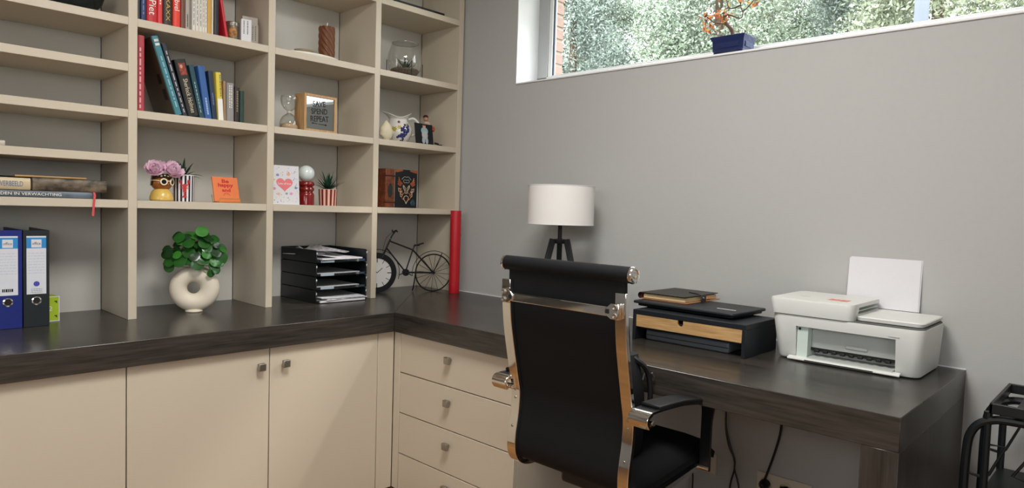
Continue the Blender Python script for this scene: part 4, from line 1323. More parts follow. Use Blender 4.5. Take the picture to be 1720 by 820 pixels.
ph = thing('photo_print', 'small dark photograph of a seated baby leaning at the front of the shelf', 'photograph', (-0.226, .030, z), (0, 0, math.radians(4)))
PM = rotm('X', -8)
MB().box((-.060, 0, 0), (.060, .0012, .104), M=PM).build('print', mat('photo_dark', '#12181D', .3, var=.3, vs=20), ph, world=False)
def disc(mb, cx, cz, rx, rz, y, n=14):
    mb.add([PM @ Vector((cx + rx * math.cos(2 * PI * k / n), y, cz + rz * math.sin(2 * PI * k / n))) for k in range(n)], [tuple(range(n))])
    return mb
disc(MB(), .004, .068, .024, .019, -.0006).build('printed_shirt', mat('photo_teal', '#8CB6BC', .4), ph, world=False, flat=True)
disc(MB(), .004, .047, .0205, .022, -.0009).build('printed_trousers', mat('photo_grey', '#B9B7BA', .4, var=.2, vs=80), ph, world=False, flat=True)
for s in (-1, 1):
    disc(MB(), .004 + s * .011, .02, .010, .017, -.0010).build('printed_leg', mat('photo_pale', '#A9B4BC', .4), ph, world=False, flat=True)
disc(MB(), .003, .091, .0105, .0115, -.0011).build('printed_head', mat('photo_skin', '#D29C88', .4), ph, world=False, flat=True)
disc(MB(), .003, .099, .0095, .0055, -.0013).build('printed_hair', mat('photo_hair', '#5C3C30', .4), ph, world=False, flat=True)

fg = thing('figurine', 'small red and cream figurine half hidden behind the photograph', 'figurine', (-0.155, .095, z), (0, 0, math.radians(10)))
MB().lathe([(.024, 0), (.026, .01), (.03, .05), (.026, .09), (.016, .115), (.010, .124)], 20, Matrix.Translation((0, 0, 0)) @ rotm('Y', -6)).build('gown', mat('cream_red_glaze', '#C9B29A', .4, var=.5, vs=35), fg, world=False)
MB().ball((-.018, 0, .138), (.013, .013, .016), 16, 10).build('head', mat('figurine_skin', '#B98670', .4), fg, world=False)
MB().surf(lambda u, v: (-.020 + .0145 * math.cos(2 * PI * u) * math.cos(v * 1.5), .0145 * math.sin(2 * PI * u) * math.cos(v * 1.5), .143 + .014 * math.sin(v * 1.5)), 18, 6, cap1=True).build('cap', mat('dark_hair_glaze', '#3A201C', .3), fg, world=False)
MB().tube(smooth_path([(.0, -.012, .105), (.012, -.03, .09), (.0, -.035, .075)], 4), .006, 8).build('sleeve', mat('coral_glaze', '#B5583F', .4), fg, world=False)
MB().tube([(.03, -.02, .018), (.05, -.03, .014)], .005, 8).build('shoe', INK, fg, world=False)
MB().tube([(.035, -.045, .006), (.052, -.05, .006)], .005, 8).build('shoe', INK, fg, world=False)

z = zD + .0003
ob = thing('ornate_book', 'thick book with brown leather spine and an ornate black cover', 'book', (-0.385, .05, z), (0, 0, math.radians(4)))
LEA = mat('brown_leather', '#6E3A24', .45, var=.3, vs=60, bump=.3, bs=200)
BKC = mat('black_ornate_cover', '#15191E', .4, var=.2)
MB().box((-.058, .003, 0), (-.002, .135, .187)).build('spine', LEA, ob, .004, world=False)
for zz in (.022, .15):
    MB().box((-.059, .001, zz), (-.002, .01, zz + .006)).build('spine_band', mat('dark_leather', '#3C1F18', .45), ob, .001, world=False)
MB().prism([(-.030 + .014 * math.cos(a * PI / 8), .082 + .034 * math.sin(a * PI / 8)) for a in range(16)], .0012, .004, FACE_Y).build('spine_cartouche', mat('dark_green_plate', '#23302C', .3), ob, world=False)
fcv = MB().box((-.002, 0, 0), (.140, .004, .187)).build('front_cover', BKC, ob, .0015, world=False)
MB().box((-.002, .004, .004), (.137, .13, .183)).build('pages', PAGES, ob, world=False)
MB().box((-.002, .13, 0), (.140, .134, .187)).build('back_cover', BKC, ob, .0015, world=False)
for xx, s in ((-.002, 1), (.140, -1)):
    MB().add([(xx, -.0007, .187), (xx + s * .045, -.0007, .187), (xx + s * .05, -.0007, .18), (xx + s * .012, -.0007, .172), (xx, -.0007, .172)], [(0, 1, 2, 3, 4)]).build('corner_ornament', mat('copper_ornament', '#A65F3D', .35, .3), fcv, world=False, flat=True)
ORN = [mat('orn_copper', '#B5603A', .4), mat('orn_silver', '#9FA39A', .4), mat('orn_cream', '#CDB79A', .4)]
r = random.Random(21)
CX = .069
orn = [MB(), MB(), MB()]
def op(mb, pts, th=.0012, y=-.0007):
    for s in (-1, 1):
        P = [(CX + s * a, y, b) for a, b in pts]
        mb.tube(P, th, 4)
for k in range(4):
    op(orn[0], [(.025 + .004 * k, .118 - .004 * k), (.04 + .004 * k, .128 - .005 * k), (.05 + .002 * k, .148 - .010 * k)], .0022)
op(orn[1], [(0, .15), (.012, .153), (.022, .146), (.03, .138)], .0016)
op(orn[1], [(0, .135), (.015, .138), (.02, .128), (.01, .122), (0, .125)], .0016)
for k in range(7):
    a = r.uniform(0, .05)
    b = r.uniform(.06, .115)
    op(orn[2], smooth_path([(a, b, 0), (a + .010, b + .008, 0), (a + .006, b - .010, 0), (a - .006, b - .004, 0)], 3) and [(q.x, q.y) for q in smooth_path([(a, b, 0), (a + .010, b + .008, 0), (a + .006, b - .010, 0), (a - .006, b - .004, 0)], 3)], .0012)
op(orn[2], [(0, .06), (.012, .055), (.018, .042), (.008, .035), (0, .02)], .0018)
op(orn[0], [(.006, .075), (.02, .07), (.03, .052), (.02, .04), (.008, .045)], .002)
op(orn[0], [(.03, .095), (.042, .09), (.04, .075), (.032, .068)], .002)
for mb, m_ in zip(orn, ORN):
    finish(mb.build('scroll_ornament', m_, fcv, world=False))
MB().lathe([(0, 0), (.012, .001), (.016, .012), (.010, .022), (.004, .03), (0, .031)], 14, Matrix.Translation((.112, -.002, .012)) @ Matrix.Diagonal((1, .25, 1, 1))).build('bottle_emblem', mat('dark_teal_emblem', '#26424A', .3), fcv, world=False)

# bicycle clock: local u from rear hub to front hub, w up
P0 = Vector((-.136, .047, WT + .0003))
bu = Vector((-.274, .108, 0)).normalized()
bk = thing('bicycle_clock', 'black metal bicycle ornament whose front wheel is a white clock', 'clock', tuple(P0), (0, 0, math.atan2(bu.y, bu.x)))
bv = lambda u, w, n=0: (u, n, w)
RW, FWD = .0945, .295
MB().tube([bv(.0 + RW * math.cos(a * PI / 24), .097 + RW * math.sin(a * PI / 24)) for a in range(48)], .0035, 6, closed=True).build('rear_wheel', BLACKM, bk, world=False)
for k in range(16):
    a = 2 * PI * k / 16 + .1
    MB().tube([bv(.004 * math.cos(a), .097 + .004 * math.sin(a)), bv(RW * math.cos(a), .097 + RW * math.sin(a))], .0011, 5).build('spoke', BLACKM, bk, world=False)
MB().tube([bv(0, .097, -.012), bv(0, .097, .012)], .006, 10).build('rear_hub', BLACKM, bk, world=False)
CKM = Matrix.Translation((FWD, 0, .1)) @ rotm('X', 90)
for s in (1, -1):
    pass
ck = MB().lathe([(.072, -.012), (.098, -.012), (.1, -.006), (.1, .006), (.098, .012), (.080, .014), (.078, .009), (.072, .009)], 48, CKM, cap=False).build('clock_case', BLACKM, bk, world=False)
for s in (1, -1):
    Ms = CKM @ Matrix.Diagonal((1, 1, s, 1))
    MB().lathe([(0, .0095), (.0785, .0095)], 40, Ms).build('dial', mat('white_dial', '#DCDAD6', .5, var=.02), ck, world=False)
    for h_ in range(12):
        a = h_ * PI / 6
        L0, L1 = (.052, .072)
        MB().tube([Ms @ Vector((L0 * math.cos(a), L0 * math.sin(a), .0101)), Ms @ Vector((L1 * math.cos(a), L1 * math.sin(a), .0101))], .0013 if h_ % 3 else .002, 4).build('hour_mark', INK, ck, world=False)
    for a, L in ((.9, .05), (2.4, .036)):
        MB().tube([Ms @ Vector((0, 0, .0108)), Ms @ Vector((L * math.cos(a), L * math.sin(a), .0108))], .0014, 4).build('clock_hand', INK, ck, world=False)
for nm, pts, rr in (('top_tube', [(.232, .258), (.112, .214)], .0038), ('down_tube', [(.246, .222), (.152, .108)], .0038), ('seat_tube', [(.112, .214), (.148, .1)], .0038), ('seat_stay', [(.112, .214), (.0, .097)], .0042), ('chain_stay', [(.146, .1), (.0, .097)], .0045), ('head_tube', [(.228, .268), (.262, .19)], .0046)):
    MB().tube([bv(*p) for p in pts], rr, 8).build(nm, BLACKM, bk, world=False)
for n in (-.016, .016):
    MB().tube([bv(.262, .19, n * .6), bv(.270, .175, n)], .003, 6).build('fork_blade', BLACKM, bk, world=False)
MB().tube(smooth_path([bv(.226, .27), bv(.221, .284), bv(.205, .305), bv(.196, .312)], 4), .0036, 8).build('stem', BLACKM, bk, world=False)
MB().tube(smooth_path([bv(.205, .305, -.045), bv(.212, .312, -.03), bv(.216, .302, 0), bv(.212, .312, .03), bv(.205, .305, .045)], 4), .003, 8).build('handlebar', BLACKM, bk, world=False)
MB().tube(smooth_path([bv(.216, .30, -.02), bv(.245, .272, -.014), bv(.262, .22, -.006), bv(.268, .17, 0)], 4), .0011, 5).build('brake_cable', BLACKM, bk, world=False)
MB().tube([bv(.112, .214), bv(.100, .243)], .0032, 8).build('seat_post', BLACKM, bk, world=False)
MB().prism([(.115, -.003), (.11, .004), (.075, .014), (.06, .013), (.057, 0), (.06, -.013), (.075, -.014), (.11, -.004)], .0, .005, Matrix.Translation((0, 0, .265)) @ rotm('Y', 18) @ Matrix.Translation((0, 0, 0))).build('saddle', BLACKM, bk, .002, world=False)
MB().tube([bv(.108, .236), bv(.075, .236)], .0016, 6).build('saddle_spring', BLACKM, bk, world=False)
MB().tube([bv(.0 + .112 * math.cos(a), .097 + .112 * math.sin(a)) for a in [-.0 + k * .19 - .1 for k in range(17)]], .0016, 5).build('rear_fender', BLACKM, bk, world=False)
MB().tube([bv(FWD + .116 * math.cos(a), .1 + .116 * math.sin(a)) for a in [1.35 + k * .16 for k in range(14)]], .0018, 5).build('front_fender', BLACKM, bk, world=False)
MB().tube([bv(0, .097), bv(-.046, .2)], .0022, 5).build('carrier_stay', BLACKM, bk, world=False)
MB().lathe([(0, -.004), (.018, -.004), (.018, .004), (0, .004)], 20, Matrix.Translation((.146, 0, .1)) @ rotm('X', 90)).build('chain_ring', BLACKM, bk, world=False)
MB().tube([bv(.146, .1, -.012), bv(.17, .088, -.014), bv(.172, .087, -.03)], .0025, 6).build('pedal_crank', BLACKM, bk, world=False)
MB().tube([bv(.146, .1, .012), bv(.122, .088, .014), bv(.12, .087, .03)], .0025, 6).build('pedal_crank', BLACKM, bk, world=False)
MB().tube([bv(.092, .097, -.006), bv(.098, .02, -.02), bv(.102, .0035, -.026)], .0035, 6).build('kickstand', BLACKM, bk, world=False)

# red tube
rt_ = thing('cardboard_tube', 'tall red cardboard tube standing at the right end of the bookcase', 'tube', (-.080, -.052, WT + .0003))
RT = mat('red_tube_card', '#B81A24', .45, var=.05)
MB().lathe([(.0268, 0), (.0272, .001), (.0272, .045)], 36).build('base_cap', RT, rt_, world=False)
MB().lathe([(.0266, .0455), (.0266, .222)], 36, cap=False).build('body', RT, rt_, world=False)
MB().lathe([(.0272, .2225), (.0272, .417), (.0266, .419), (0, .419)], 36).build('lid', RT, rt_, world=False)
a = -.95
MB().lathe([(.0038, 0), (.0062, 0), (.0062, .0008), (.0038, .0008)], 14, Matrix.Translation((.0272 * math.cos(a), .0272 * math.sin(a), .296)) @ rotm('Z', math.degrees(a)) @ rotm('Y', 90), cap=False).build('emblem', mat('dark_emblem', '#3A2A2A', .4), rt_, world=False)
# ------------------------------------------------------------------ desk lamp
dl = thing('table_lamp', 'black tripod table lamp with a white drum shade on the desk', 'lamp', (-0.215, -0.848, WT + .0003))
BLW = mat('black_wood', '#14171A', .5, var=.15, vs=60, stretch=(1, 1, .2))
lat = Vector((.633, -.774, 0))
away = Vector((.774, .633, 0))
for k, d in enumerate((lat * .95 - away * .32, -lat * .95 - away * .32, away)):
    d = d.normalized()
    top, bot = Vector((0, 0, .318)) + d * .030, Vector((0, 0, 0)) + d * .105
    ax = (bot - top).normalized()
    sd = Vector((-d.y, d.x, 0))
    nr = ax.cross(sd)
    M = Matrix(((sd.x, nr.x, ax.x, top.x), (sd.y, nr.y, ax.y, top.y), (sd.z, nr.z, ax.z, top.z), (0, 0, 0, 1)))
    w_ = .011
    L = (bot - top).length
    vs = [M @ Vector(p) for p in ((-w_, -w_, 0), (w_, -w_, 0), (w_, w_, 0), (-w_, w_, 0))]
    vs += [Vector((bot.x + a, bot.y + b, 0)) for a, b in [((-sd * w_ - nr * w_).x, (-sd * w_ - nr * w_).y), ((sd * w_ - nr * w_).x, (sd * w_ - nr * w_).y), ((sd * w_ + nr * w_).x, (sd * w_ + nr * w_).y), ((-sd * w_ + nr * w_).x, (-sd * w_ + nr * w_).y)]]
    MB().add(vs, [(0, 1, 2, 3), (4, 7, 6, 5), (0, 4, 5, 1), (1, 5, 6, 2), (2, 6, 7, 3), (3, 7, 4, 0)]).build('leg', BLW, dl, .0015, world=False)
MB().lathe([(0, .300), (.026, .300), (.028, .304), (.028, .316), (.026, .318), (0, .318)], 24).build('hub', BLW, dl, world=False)
MB().lathe([(.0085, .316), (.0085, .425), (0, .425)], 16).build('stem', BLACKM, dl, world=False)
MB().lathe([(.0085, .40), (.018, .404), (.018, .45), (.012, .455)], 16).build('bulb_holder', BLACKM, dl, world=False)
MB().ball((0, 0, .485), (.03, .03, .036), 16, 10).build('bulb', mat('opal_bulb', '#E9E7E2', .3), dl, world=False)
SHD = mat('white_shade_fabric', '#E6E3E0', .8, var=.02, vs=300, bump=.1, bs=900, sss=.15)
MB().surf(lambda u, v: ((.1375 - .001 * v) * math.cos(2 * PI * u), (.1375 - .001 * v) * math.sin(2 * PI * u), .378 + .160 * v), 64, 4).build('shade', SHD, dl, world=False)
for zz, rr in ((.379, .1376), (.537, .1366)):
    MB().tube([(rr * math.cos(a * PI / 32), rr * math.sin(a * PI / 32), zz) for a in range(64)], .0014, 6, closed=True).build('shade_ring', PAPER, dl, world=False)
for a in (0, 2.09, 4.19):
    MB().tube([(.016 * math.cos(a), .016 * math.sin(a), .43), (.136 * math.cos(a), .136 * math.sin(a), .43 - .0)], .0012, 5).build('shade_spider', BLACKM, dl, world=False)

# ------------------------------------------------------------------ riser with drawer, laptop, planner
ms = thing('monitor_riser', 'black desk riser with a shallow oak drawer', 'riser', (-0.285, -1.545, WT + .0003))
rx0, rx1, ry0, ry1, rz0, rz1 = -.400, -.165, -1.745, -1.338, WT + .0003, .854
BR_ = mat('black_riser_laminate', '#171C22', .5, var=.08)
MB().box((rx0, ry0, rz1 - .016), (rx1, ry1, rz1)).build('top_board', BR_, ms, .001, 1)
MB().box((rx0, ry0, rz0), (rx1, ry0 + .013, rz1 - .016)).build('side_board', BR_, ms, .001, 1)
MB().box((rx0, ry1 - .013, rz0), (rx1, ry1, rz1 - .016)).build('side_board', BR_, ms, .001, 1)
MB().box((rx0 + .012, ry0 + .013, .790), (rx1, ry1 - .013, .795)).build('bottom_board', BR_, ms)
yc = -1.520
poly = [(ry1 - .014, .7965), (ry0 + .0135, .7965), (ry0 + .0135, .8375)] + [(yc - .0105 + .0, .8375)] + [(yc - .0105 * math.cos(a * PI / 8), .8275 - .0105 * math.sin(a * PI / 8)) for a in range(9)] + [(yc + .0105, .8375), (ry1 - .014, .8375)]
MB().prism([(p[0], p[1]) for p in poly], rx0 + .001, rx0 + .011, FACE_X).build('drawer_front', OAK, ms, .0006, 1)
MB().box((rx0 + .0115, ry0 + .016, .7975), (rx1 - .01, ry1 - .016, .826)).build('drawer_box', BR_, ms)
gk = thing('document_case', 'flat grey blue case lying under the desk riser', 'case', (-0.26, -1.52, WT + .0003))
MB().box((-.365, -1.675, WT + .0003), (-.185, -1.37, .785)).build('case_body', mat('grey_blue_plastic', '#666C74', .4, var=.05), gk, .006, 3)
MB().box((-.3665, -1.674, .766), (-.365, -1.371, .768)).build('seam', BLACKP, gk)

lt = thing('laptop', 'closed black laptop lying on the desk riser', 'laptop', (-0.23, -1.492, rz1 + .0003), (0, 0, math.radians(-2)))
MB().prism(rrect(-.105, .115, -.182, .182, .012), .003, .0115).build('base', BLACKP, lt, .003, 2, world=False)
lid = MB().prism(rrect(-.118, .118, -.193, .193, .012), .0125, .0215).build('lid', mat('black_laptop_lid', '#20242A', .45, var=.06), lt, .0025, 2, world=False)
for sx in (-.08, .09):
    for sy in (-.15, .15):
        MB().lathe([(.006, 0), (.007, .003)], 10, c=(sx, sy, 0)).build('rubber_foot', BLACKM, lt, world=False)
st_ = MB().box((-.041, -.158, .0216), (-.028, -.092, .0218)).build('sticker', PAPER, lid, world=False)
mbk = MB()
for k in range(9):
    mbk.box((-.038, -.154 + k * .0065, .0219), (-.033, -.150 + k * .0065, .0220))
finish(mbk.build('sticker_print', INK, lt, world=False))

pn_ = thing('ring_planner', 'dark leather ring planner with cream pages and a strap, on the laptop', 'planner', (-0.16, -1.378, rz1 + .0220), (0, 0, math.radians(-1)))
LTH = mat('dark_grey_leather', '#35322F', .5, var=.15, vs=60, bump=.25, bs=400)
LTI = mat('tan_leather', '#A6704C', .6, var=.1)
MB().box((-.118, -.100, .0003), (.118, .09, .0030)).build('back_cover', LTI, pn_, .001, world=False)
MB().box((-.118, -.092, .0215), (.118, .09, .0245)).build('front_cover', LTH, pn_, .001, world=False)
MB().surf(lambda u, v: ((-.118 + .236 * v), .088 + .0125 * math.sin(PI * u), .0124 - .012 * math.cos(PI * u)), 10, 2, False).build('spine', LTH, pn_, world=False)
sp_ = bpy.data.objects[MB().surf(lambda u, v: (-.110 + .22 * v, .0865 + .0075 * math.cos(2 * PI * u), .0123 + .0075 * math.sin(2 * PI * u)), 16, 2).build('ring_binding', mat('reddish_leather', '#7A4434', .5), pn_, world=False).name]
MB().box((-.110, -.088, .0045), (.110, .080, .0185)).build('pages', mat('planner_pages', '#CDB98E', .8, var=.15, vs=300, stretch=(.2, .2, 8)), pn_, world=False)
MB().box((.035, -.096, .0085), (.060, -.086, .0125)).build('index_tab', mat('orange_tab', '#D98A55', .6), pn_, world=False)
MB().tube(smooth_path([(.02, -.03, .0255), (.0, -.07, .0258), (-.012, -.098, .021), (-.012, -.104, .012), (-.01, -.098, .002)], 5), .0022, 8).build('strap_cord', BLACKP, pn_, world=False)
MB().box((-.028, -.106, .0035), (.006, -.1005, .0235)).build('clasp_flap', LTH, pn_, .002, world=False)
MB().lathe([(0, 0), (.004, 0), (.004, .002), (0, .003)], 12, Matrix.Translation((-.018, -.106, .016)) @ rotm('X', 90)).build('snap_button', CHROME, pn_, world=False)

# ------------------------------------------------------------------ printer
def boolean_cut(o, cutter):
    m = o.modifiers.new('cut', 'BOOLEAN')
    m.operation = 'DIFFERENCE'
    m.object = cutter
    m.solver = 'EXACT'
    dg = bpy.context.evaluated_depsgraph_get()
    me = bpy.data.meshes.new_from_object(o.evaluated_get(dg))
    o.modifiers.clear()
    o.data = me
    bpy.data.objects.remove(cutter)
    me.set_sharp_from_angle(angle=math.radians(35))


pt = thing('printer', 'white all-in-one inkjet printer with its output tray open', 'printer', (-0.155, -1.985, WT + .0003))
PW = mat('white_printer_plastic', '#D9DAD6', .45, var=.015)
PG = mat('light_grey_plastic', '#B9BDB9', .45, var=.03)
PD = mat('pale_mint_plastic', '#CBD8D0', .4, var=.02)
px0, px1, py0, py1 = -.292, -.030, -2.195, -1.775
pz0 = WT + .004
def loft(sections, n=5):
    """sections: (x0, x1, y0, y1, r, z)"""
    mb = MB()
    rings = [[(x, y, s[5]) for x, y in rrect(s[0], s[1], s[2], s[3], s[4], n)] for s in sections]
    k = len(rings[0])
    vs = [p for r_ in rings for p in r_]
    fs = [list(range(k))[::-1], [(len(rings) - 1) * k + i for i in range(k)]]
    for j in range(len(rings) - 1):
        for i in range(k):
            fs.append((j * k + i, j * k + (i + 1) % k, (j + 1) * k + (i + 1) % k, (j + 1) * k + i))
    return mb.add(vs, fs)
body = loft([(px0 + .020, px1 - .004, py0 + .012, py1 - .018, .026, pz0), (px0 + .016, px1, py0 + .008, py1 - .014, .028, pz0 + .006), (px0, px1, py0, py1, .030, .878), (px0 + .001, px1, py0 + .001, py1 - .001, .030, .8885)]).build('body', PW, pt)
cut = MB().box((px0 - .03, -2.126, .7585), (px0 + .085, -1.852, .8565)).build('cutter', PW, None)
boolean_cut(body, cut)
MB().box((px0 + .045, -2.124, .790), (px0 + .085, -1.886, .8555)).build('inner_cover', PG, pt, .002)
MB().box((px0 + .012, -1.886, .7605), (px0 + .085, -1.8535, .8555)).build('inner_side', PD, pt, .001)
MB().box((px0 + .041, -2.045, .802), (px0 + .0455, -1.985, .812)).build('finger_recess', PG, pt, .003)
rollers = MB()
rr_ = random.Random(6)
yy = -1.893
MB().box((px0 + .043, -2.122, .782), (px0 + .052, -1.886, .7915)).build('feed_slot', INK, pt)
for k in range(9):
    yk = -1.905 - k * .0245
    MB().box((px0 + .034, yk - .007, .779), (px0 + .044, yk + .007, .7875)).build('feed_roller', INK, pt, .002)
MB().box((px0 + .004, -2.122, .7605), (px0 + .085, -1.888, .766)).build('tray_bed', PG, pt)
MB().prism([(px0 + .012, .7600), (px0 - .004, .7535), (px0 - .006, .7565), (px0 - .004, .7610), (px0 + .012, .7640)], -2.142, -1.833, Matrix(((1, 0, 0, 0), (0, 0, 1, 0), (0, 1, 0, 0), (0, 0, 0, 1)))).build('output_tray', PW, pt, .0008, 1)
MB().box((px0 - .0065, -2.075, .7555), (px0 - .0055, -1.885, .7585)).build('tray_slot', INK, pt)
MB().lathe([(0, 0), (.004, 0), (.004, .001), (0, .001)], 10, Matrix.Translation((px0 + .010, -1.862, .849)) @ rotm('Y', -90)).build('hinge_pin', BLACKP, pt)
MB().box((px0 + .0005, -2.135, .8625), (px0 + .0035, -2.108, .8645)).build('emblem_line', PG, pt)
seam = loft([(px0 + .003, px1 - .003, py0 + .003, py1 - .003, .028, .8885), (px0 + .003, px1 - .003, py0 + .003, py1 - .003, .028, .8912)]).build('lid_seam', mat('seam_grey', '#5B5C5A', .6), pt)
adf = loft([(px0 - .004, px1 + .004, -2.012, py1 + .001, .022, .8912), (px0 - .010, px1 + .004, -2.016, py1 + .006, .024, .932), (px0 - .008, px1 + .003, -2.014, py1 + .004, .024, .939)]).build('document_feeder', PW, pt)
cut = MB().box((px0 + .045, -2.05, .9085), (px1 + .02, -1.965, .928)).build('cutter', PW, None)
boolean_cut(adf, cut)
MB().box((px0 + .05, -1.975, .909), (px1, -1.966, .9275)).build('feeder_mouth', PD, pt)
MB().box((px0 + .05, -2.008, .914), (px1 - .005, -1.97, .9165)).build('feeder_guide', PD, pt)
ld = loft([(px0 + .030, px1 + .004, -2.185, -2.012, .016, .8935), (px0 + .028, px1 + .006, -2.188, -2.010, .016, .903), (px0 + .030, px1 + .004, -2.186, -2.012, .016, .9055)]).build('scanner_lid', PW, pt)
MB().box((-.19, -1.855, .9392), (-.185, -1.825, .9396)).build('printed_mark', PG, pt)
MB().box((-.225, -1.975, .9392), (-.185, -1.918, .9396)).build('red_sticker', mat('coral_sticker', '#D98575', .6, var=.3, vs=120), pt)
MB().box((px1 - .004, -2.125, .84), (px1 + .014, -1.90, .905)).build('rear_paper_tray', PW, pt, .002)
for s in (-1, 1):
    for xx in (px0 + .05, px1 - .03):
        MB().lathe([(.008, WT + .0003), (.009, WT + .006)], 10, c=(xx, -1.985 + s * .17, 0)).build('rubber_foot', BLACKM, pt)
TLT = rotm('Y', 5)
for k, (lab, dx, dy, dz, th) in enumerate((('front sheet of the white paper standing in the back of the printer', -.0030, 0.0, 0, .0008), ('white sheets of paper behind the front one in the printer', 0, -.003, .003, .0022))):
    M = Matrix.Translation((-.014 + dx, -2.0125 + dy, .9065)) @ TLT
    o = MB().box((0, -.104, -.0), (th, .104, .157 + dz), M=M).build('paper', PAPER, None, origin=(-.014 + dx, -2.0125 + dy, .9065))
    tag(o, lab, 'paper', 'paper in the printer')

# ------------------------------------------------------------------ office chair (faces the desk, +x)
ch = thing('office_chair', 'black office chair with chrome frame seen from behind, tucked to the desk', 'chair', (-0.76, -1.507, 0))
CHF = mat('black_chair_fabric', '#0C0D10', .7, var=.2, vs=500, bump=.2, bs=900, spec=.3)
yl, yr = -1.300, -1.714
prof = [(-1.004, 1.03), (-1.002, .95), (-.994, .87), (-.980, .80), (-.962, .72), (-.949, .66), (-.951, .60), (-.960, .545), (-.962, .50), (-.950, .468), (-.915, .448), (-.86, .445), (-.75, .452), (-.62, .462), (-.53, .462), (-.49, .45)]
pc = smooth_path([(p[0], 0, p[1]) for p in prof], 4)
def offs(path, d):
    out = []
    for i, p in enumerate(path):
        t = (path[min(i + 1, len(path) - 1)] - path[max(i - 1, 0)]).normalized()
        n = Vector((-t.z, 0, t.x))
        dd = d(i / (len(path) - 1)) if callable(d) else d
        out.append(p + n * dd)
    return out
rear = offs(pc, 0.004)
nP = len(pc)
def pad(t):
    # padding on the sitter's side, bulging at the shoulder and on the seat
    return .030 + .030 * math.exp(-((t - .13) / .07) ** 2) + .022 * max(0, min(1, (t - .62) / .1))
front = offs(pc, pad)
f2 = (front[0] - rear[0]).x
if f2 < 0:
    rear, front = offs(pc, -.004), offs(pc, lambda t: -pad(t))
cut_i = next(i for i, p in enumerate(pc) if p.z < .47 and p.x > -.953)
def sling(name, i0, i1):
    A, B = rear[i0:i1], front[i0:i1]
    yy = [yl - .030, yl - .033, yr + .033, yr + .030]
    ny = 9
    vs, fs = [], []
    k = len(A)
    for j in range(ny):
        t = j / (ny - 1)
        y = (yl - .012) * (1 - t) + (yr + .012) * t
        e = min(1, min(t, 1 - t) * 6) ** .5
        for i in range(k):
            vs.append((A[i].x, y, A[i].z))
        for i in range(k):
            m_ = A[i] * (1 - e) * .6 + B[i] * (1 - (1 - e) * .6)
            vs.append((m_.x, y, m_.z))
    for j in range(ny - 1):
        a, b = j * 2 * k, (j + 1) * 2 * k
        for i in range(k - 1):
            fs.append((a + i, a + i + 1, b + i + 1, b + i))
            fs.append((a + k + i, b + k + i, b + k + i + 1, a + k + i + 1))
        fs.append((a, b, b + k, a + k))
        fs.append((a + k - 1, a + 2 * k - 1, b + 2 * k - 1, b + k - 1))
    for a in (0, (ny - 1) * 2 * k):
        for i in range(k - 1):
            fs.append((a + i, a + k + i, a + k + i + 1, a + i + 1))
    return MB().add(vs, fs).build(name, CHF, ch, angle=50)
sling('backrest', 0, cut_i + 1)
sling('seat', cut_i, nP)
MB().tube([(-.992, yl + .004, 1.034), (-.992, yr - .002, 1.034)], .0205, 20).build('headroll', CHF, ch)
for y, s in ((yl + .004, 1), (yr - .002, -1)):
    cp = MB().lathe([(.0, 0), (.0212, 0), (.0218, .004), (.020, .009), (.015, .010), (.013, .007), (.008, .007), (.006, .010), (0, .0105)], 24, Matrix.Translation((-.992, y, 1.034)) @ rotm('X', -90 * s)).build('end_cap', CHROME, ch)
# chrome side bars running down the back
for ya, yb in ((yl + .002, yl - .030), (yr + .030, yr - .002)):
    A = offs(pc, .003 if f2 >= 0 else -.003)
    B = offs(pc, -.011 if f2 >= 0 else .011)
    i0, i1 = 2, next(i for i, p in enumerate(pc) if p.x > -.56 and p.z < .47)
    vs, fs = [], []
    for i in range(i0, i1 + 1):
        vs += [(A[i].x, ya, A[i].z), (A[i].x, yb, A[i].z), (B[i].x, yb, B[i].z), (B[i].x, ya, B[i].z)]
    k = i1 - i0
    for i in range(k):
        a, b = i * 4, (i + 1) * 4
        for q in range(4):
            fs.append((a + q, a + (q + 1) % 4, b + (q + 1) % 4, b + q))
    fs += [(0, 3, 2, 1), (k * 4, k * 4 + 1, k * 4 + 2, k * 4 + 3)]
    sb = MB().add(vs, fs).build('side_bar', CHROME, ch, .0015, 2, angle=60)
    ym = (ya + yb) / 2
    for zz in (.665, .642, .56):
        xx = min(offs(pc, -.011 if f2 >= 0 else .011), key=lambda p: abs(p.z - zz)).x
        MB().lathe([(0, 0), (.0045, 0), (.0035, .002), (0, .002)], 10, Matrix.Translation((xx, ym, zz)) @ rotm('Y', -90)).build('bar_bolt', STEEL, sb)
# cross strut near the top
cs = MB().prism([(yl - .035, .954), (yr + .035, .954), (yr + .035, .930), (yl - .035, .930)], -1.022, -1.014, FACE_X).build('cross_strut', CHROME, ch, .002)
MB().box((-1.0228, yl - .04, .9515), (-1.0222, yl - .22, .9535)).build('strut_groove', INK, cs)
for y, s in ((yl - .028, -1), (yr + .028, 1)):
    br_ = MB().prism([(y - s * .018, .964), (y + s * .006, .964), (y + s * .024, .950), (y + s * .024, .936), (y + s * .006, .924), (y - s * .018, .924)], -1.026, -1.012, FACE_X).build('strut_bracket', CHROME, ch, .003)
    for zz in (.955, .934):
        MB().lathe([(.0035, 0), (.008, 0), (.008, .003), (.006, .0045), (.0035, .0035), (.0, .002)], 14, Matrix.Translation((-1.026, y - s * .009, zz)) @ rotm('Y', -90), cap=False).build('strut_bolt', STEEL, br_)
    MB().box((-1.0275, y + s * .010, .938), (-1.026, y + s * .020, .949)).build('bracket_recess', INK, br_)
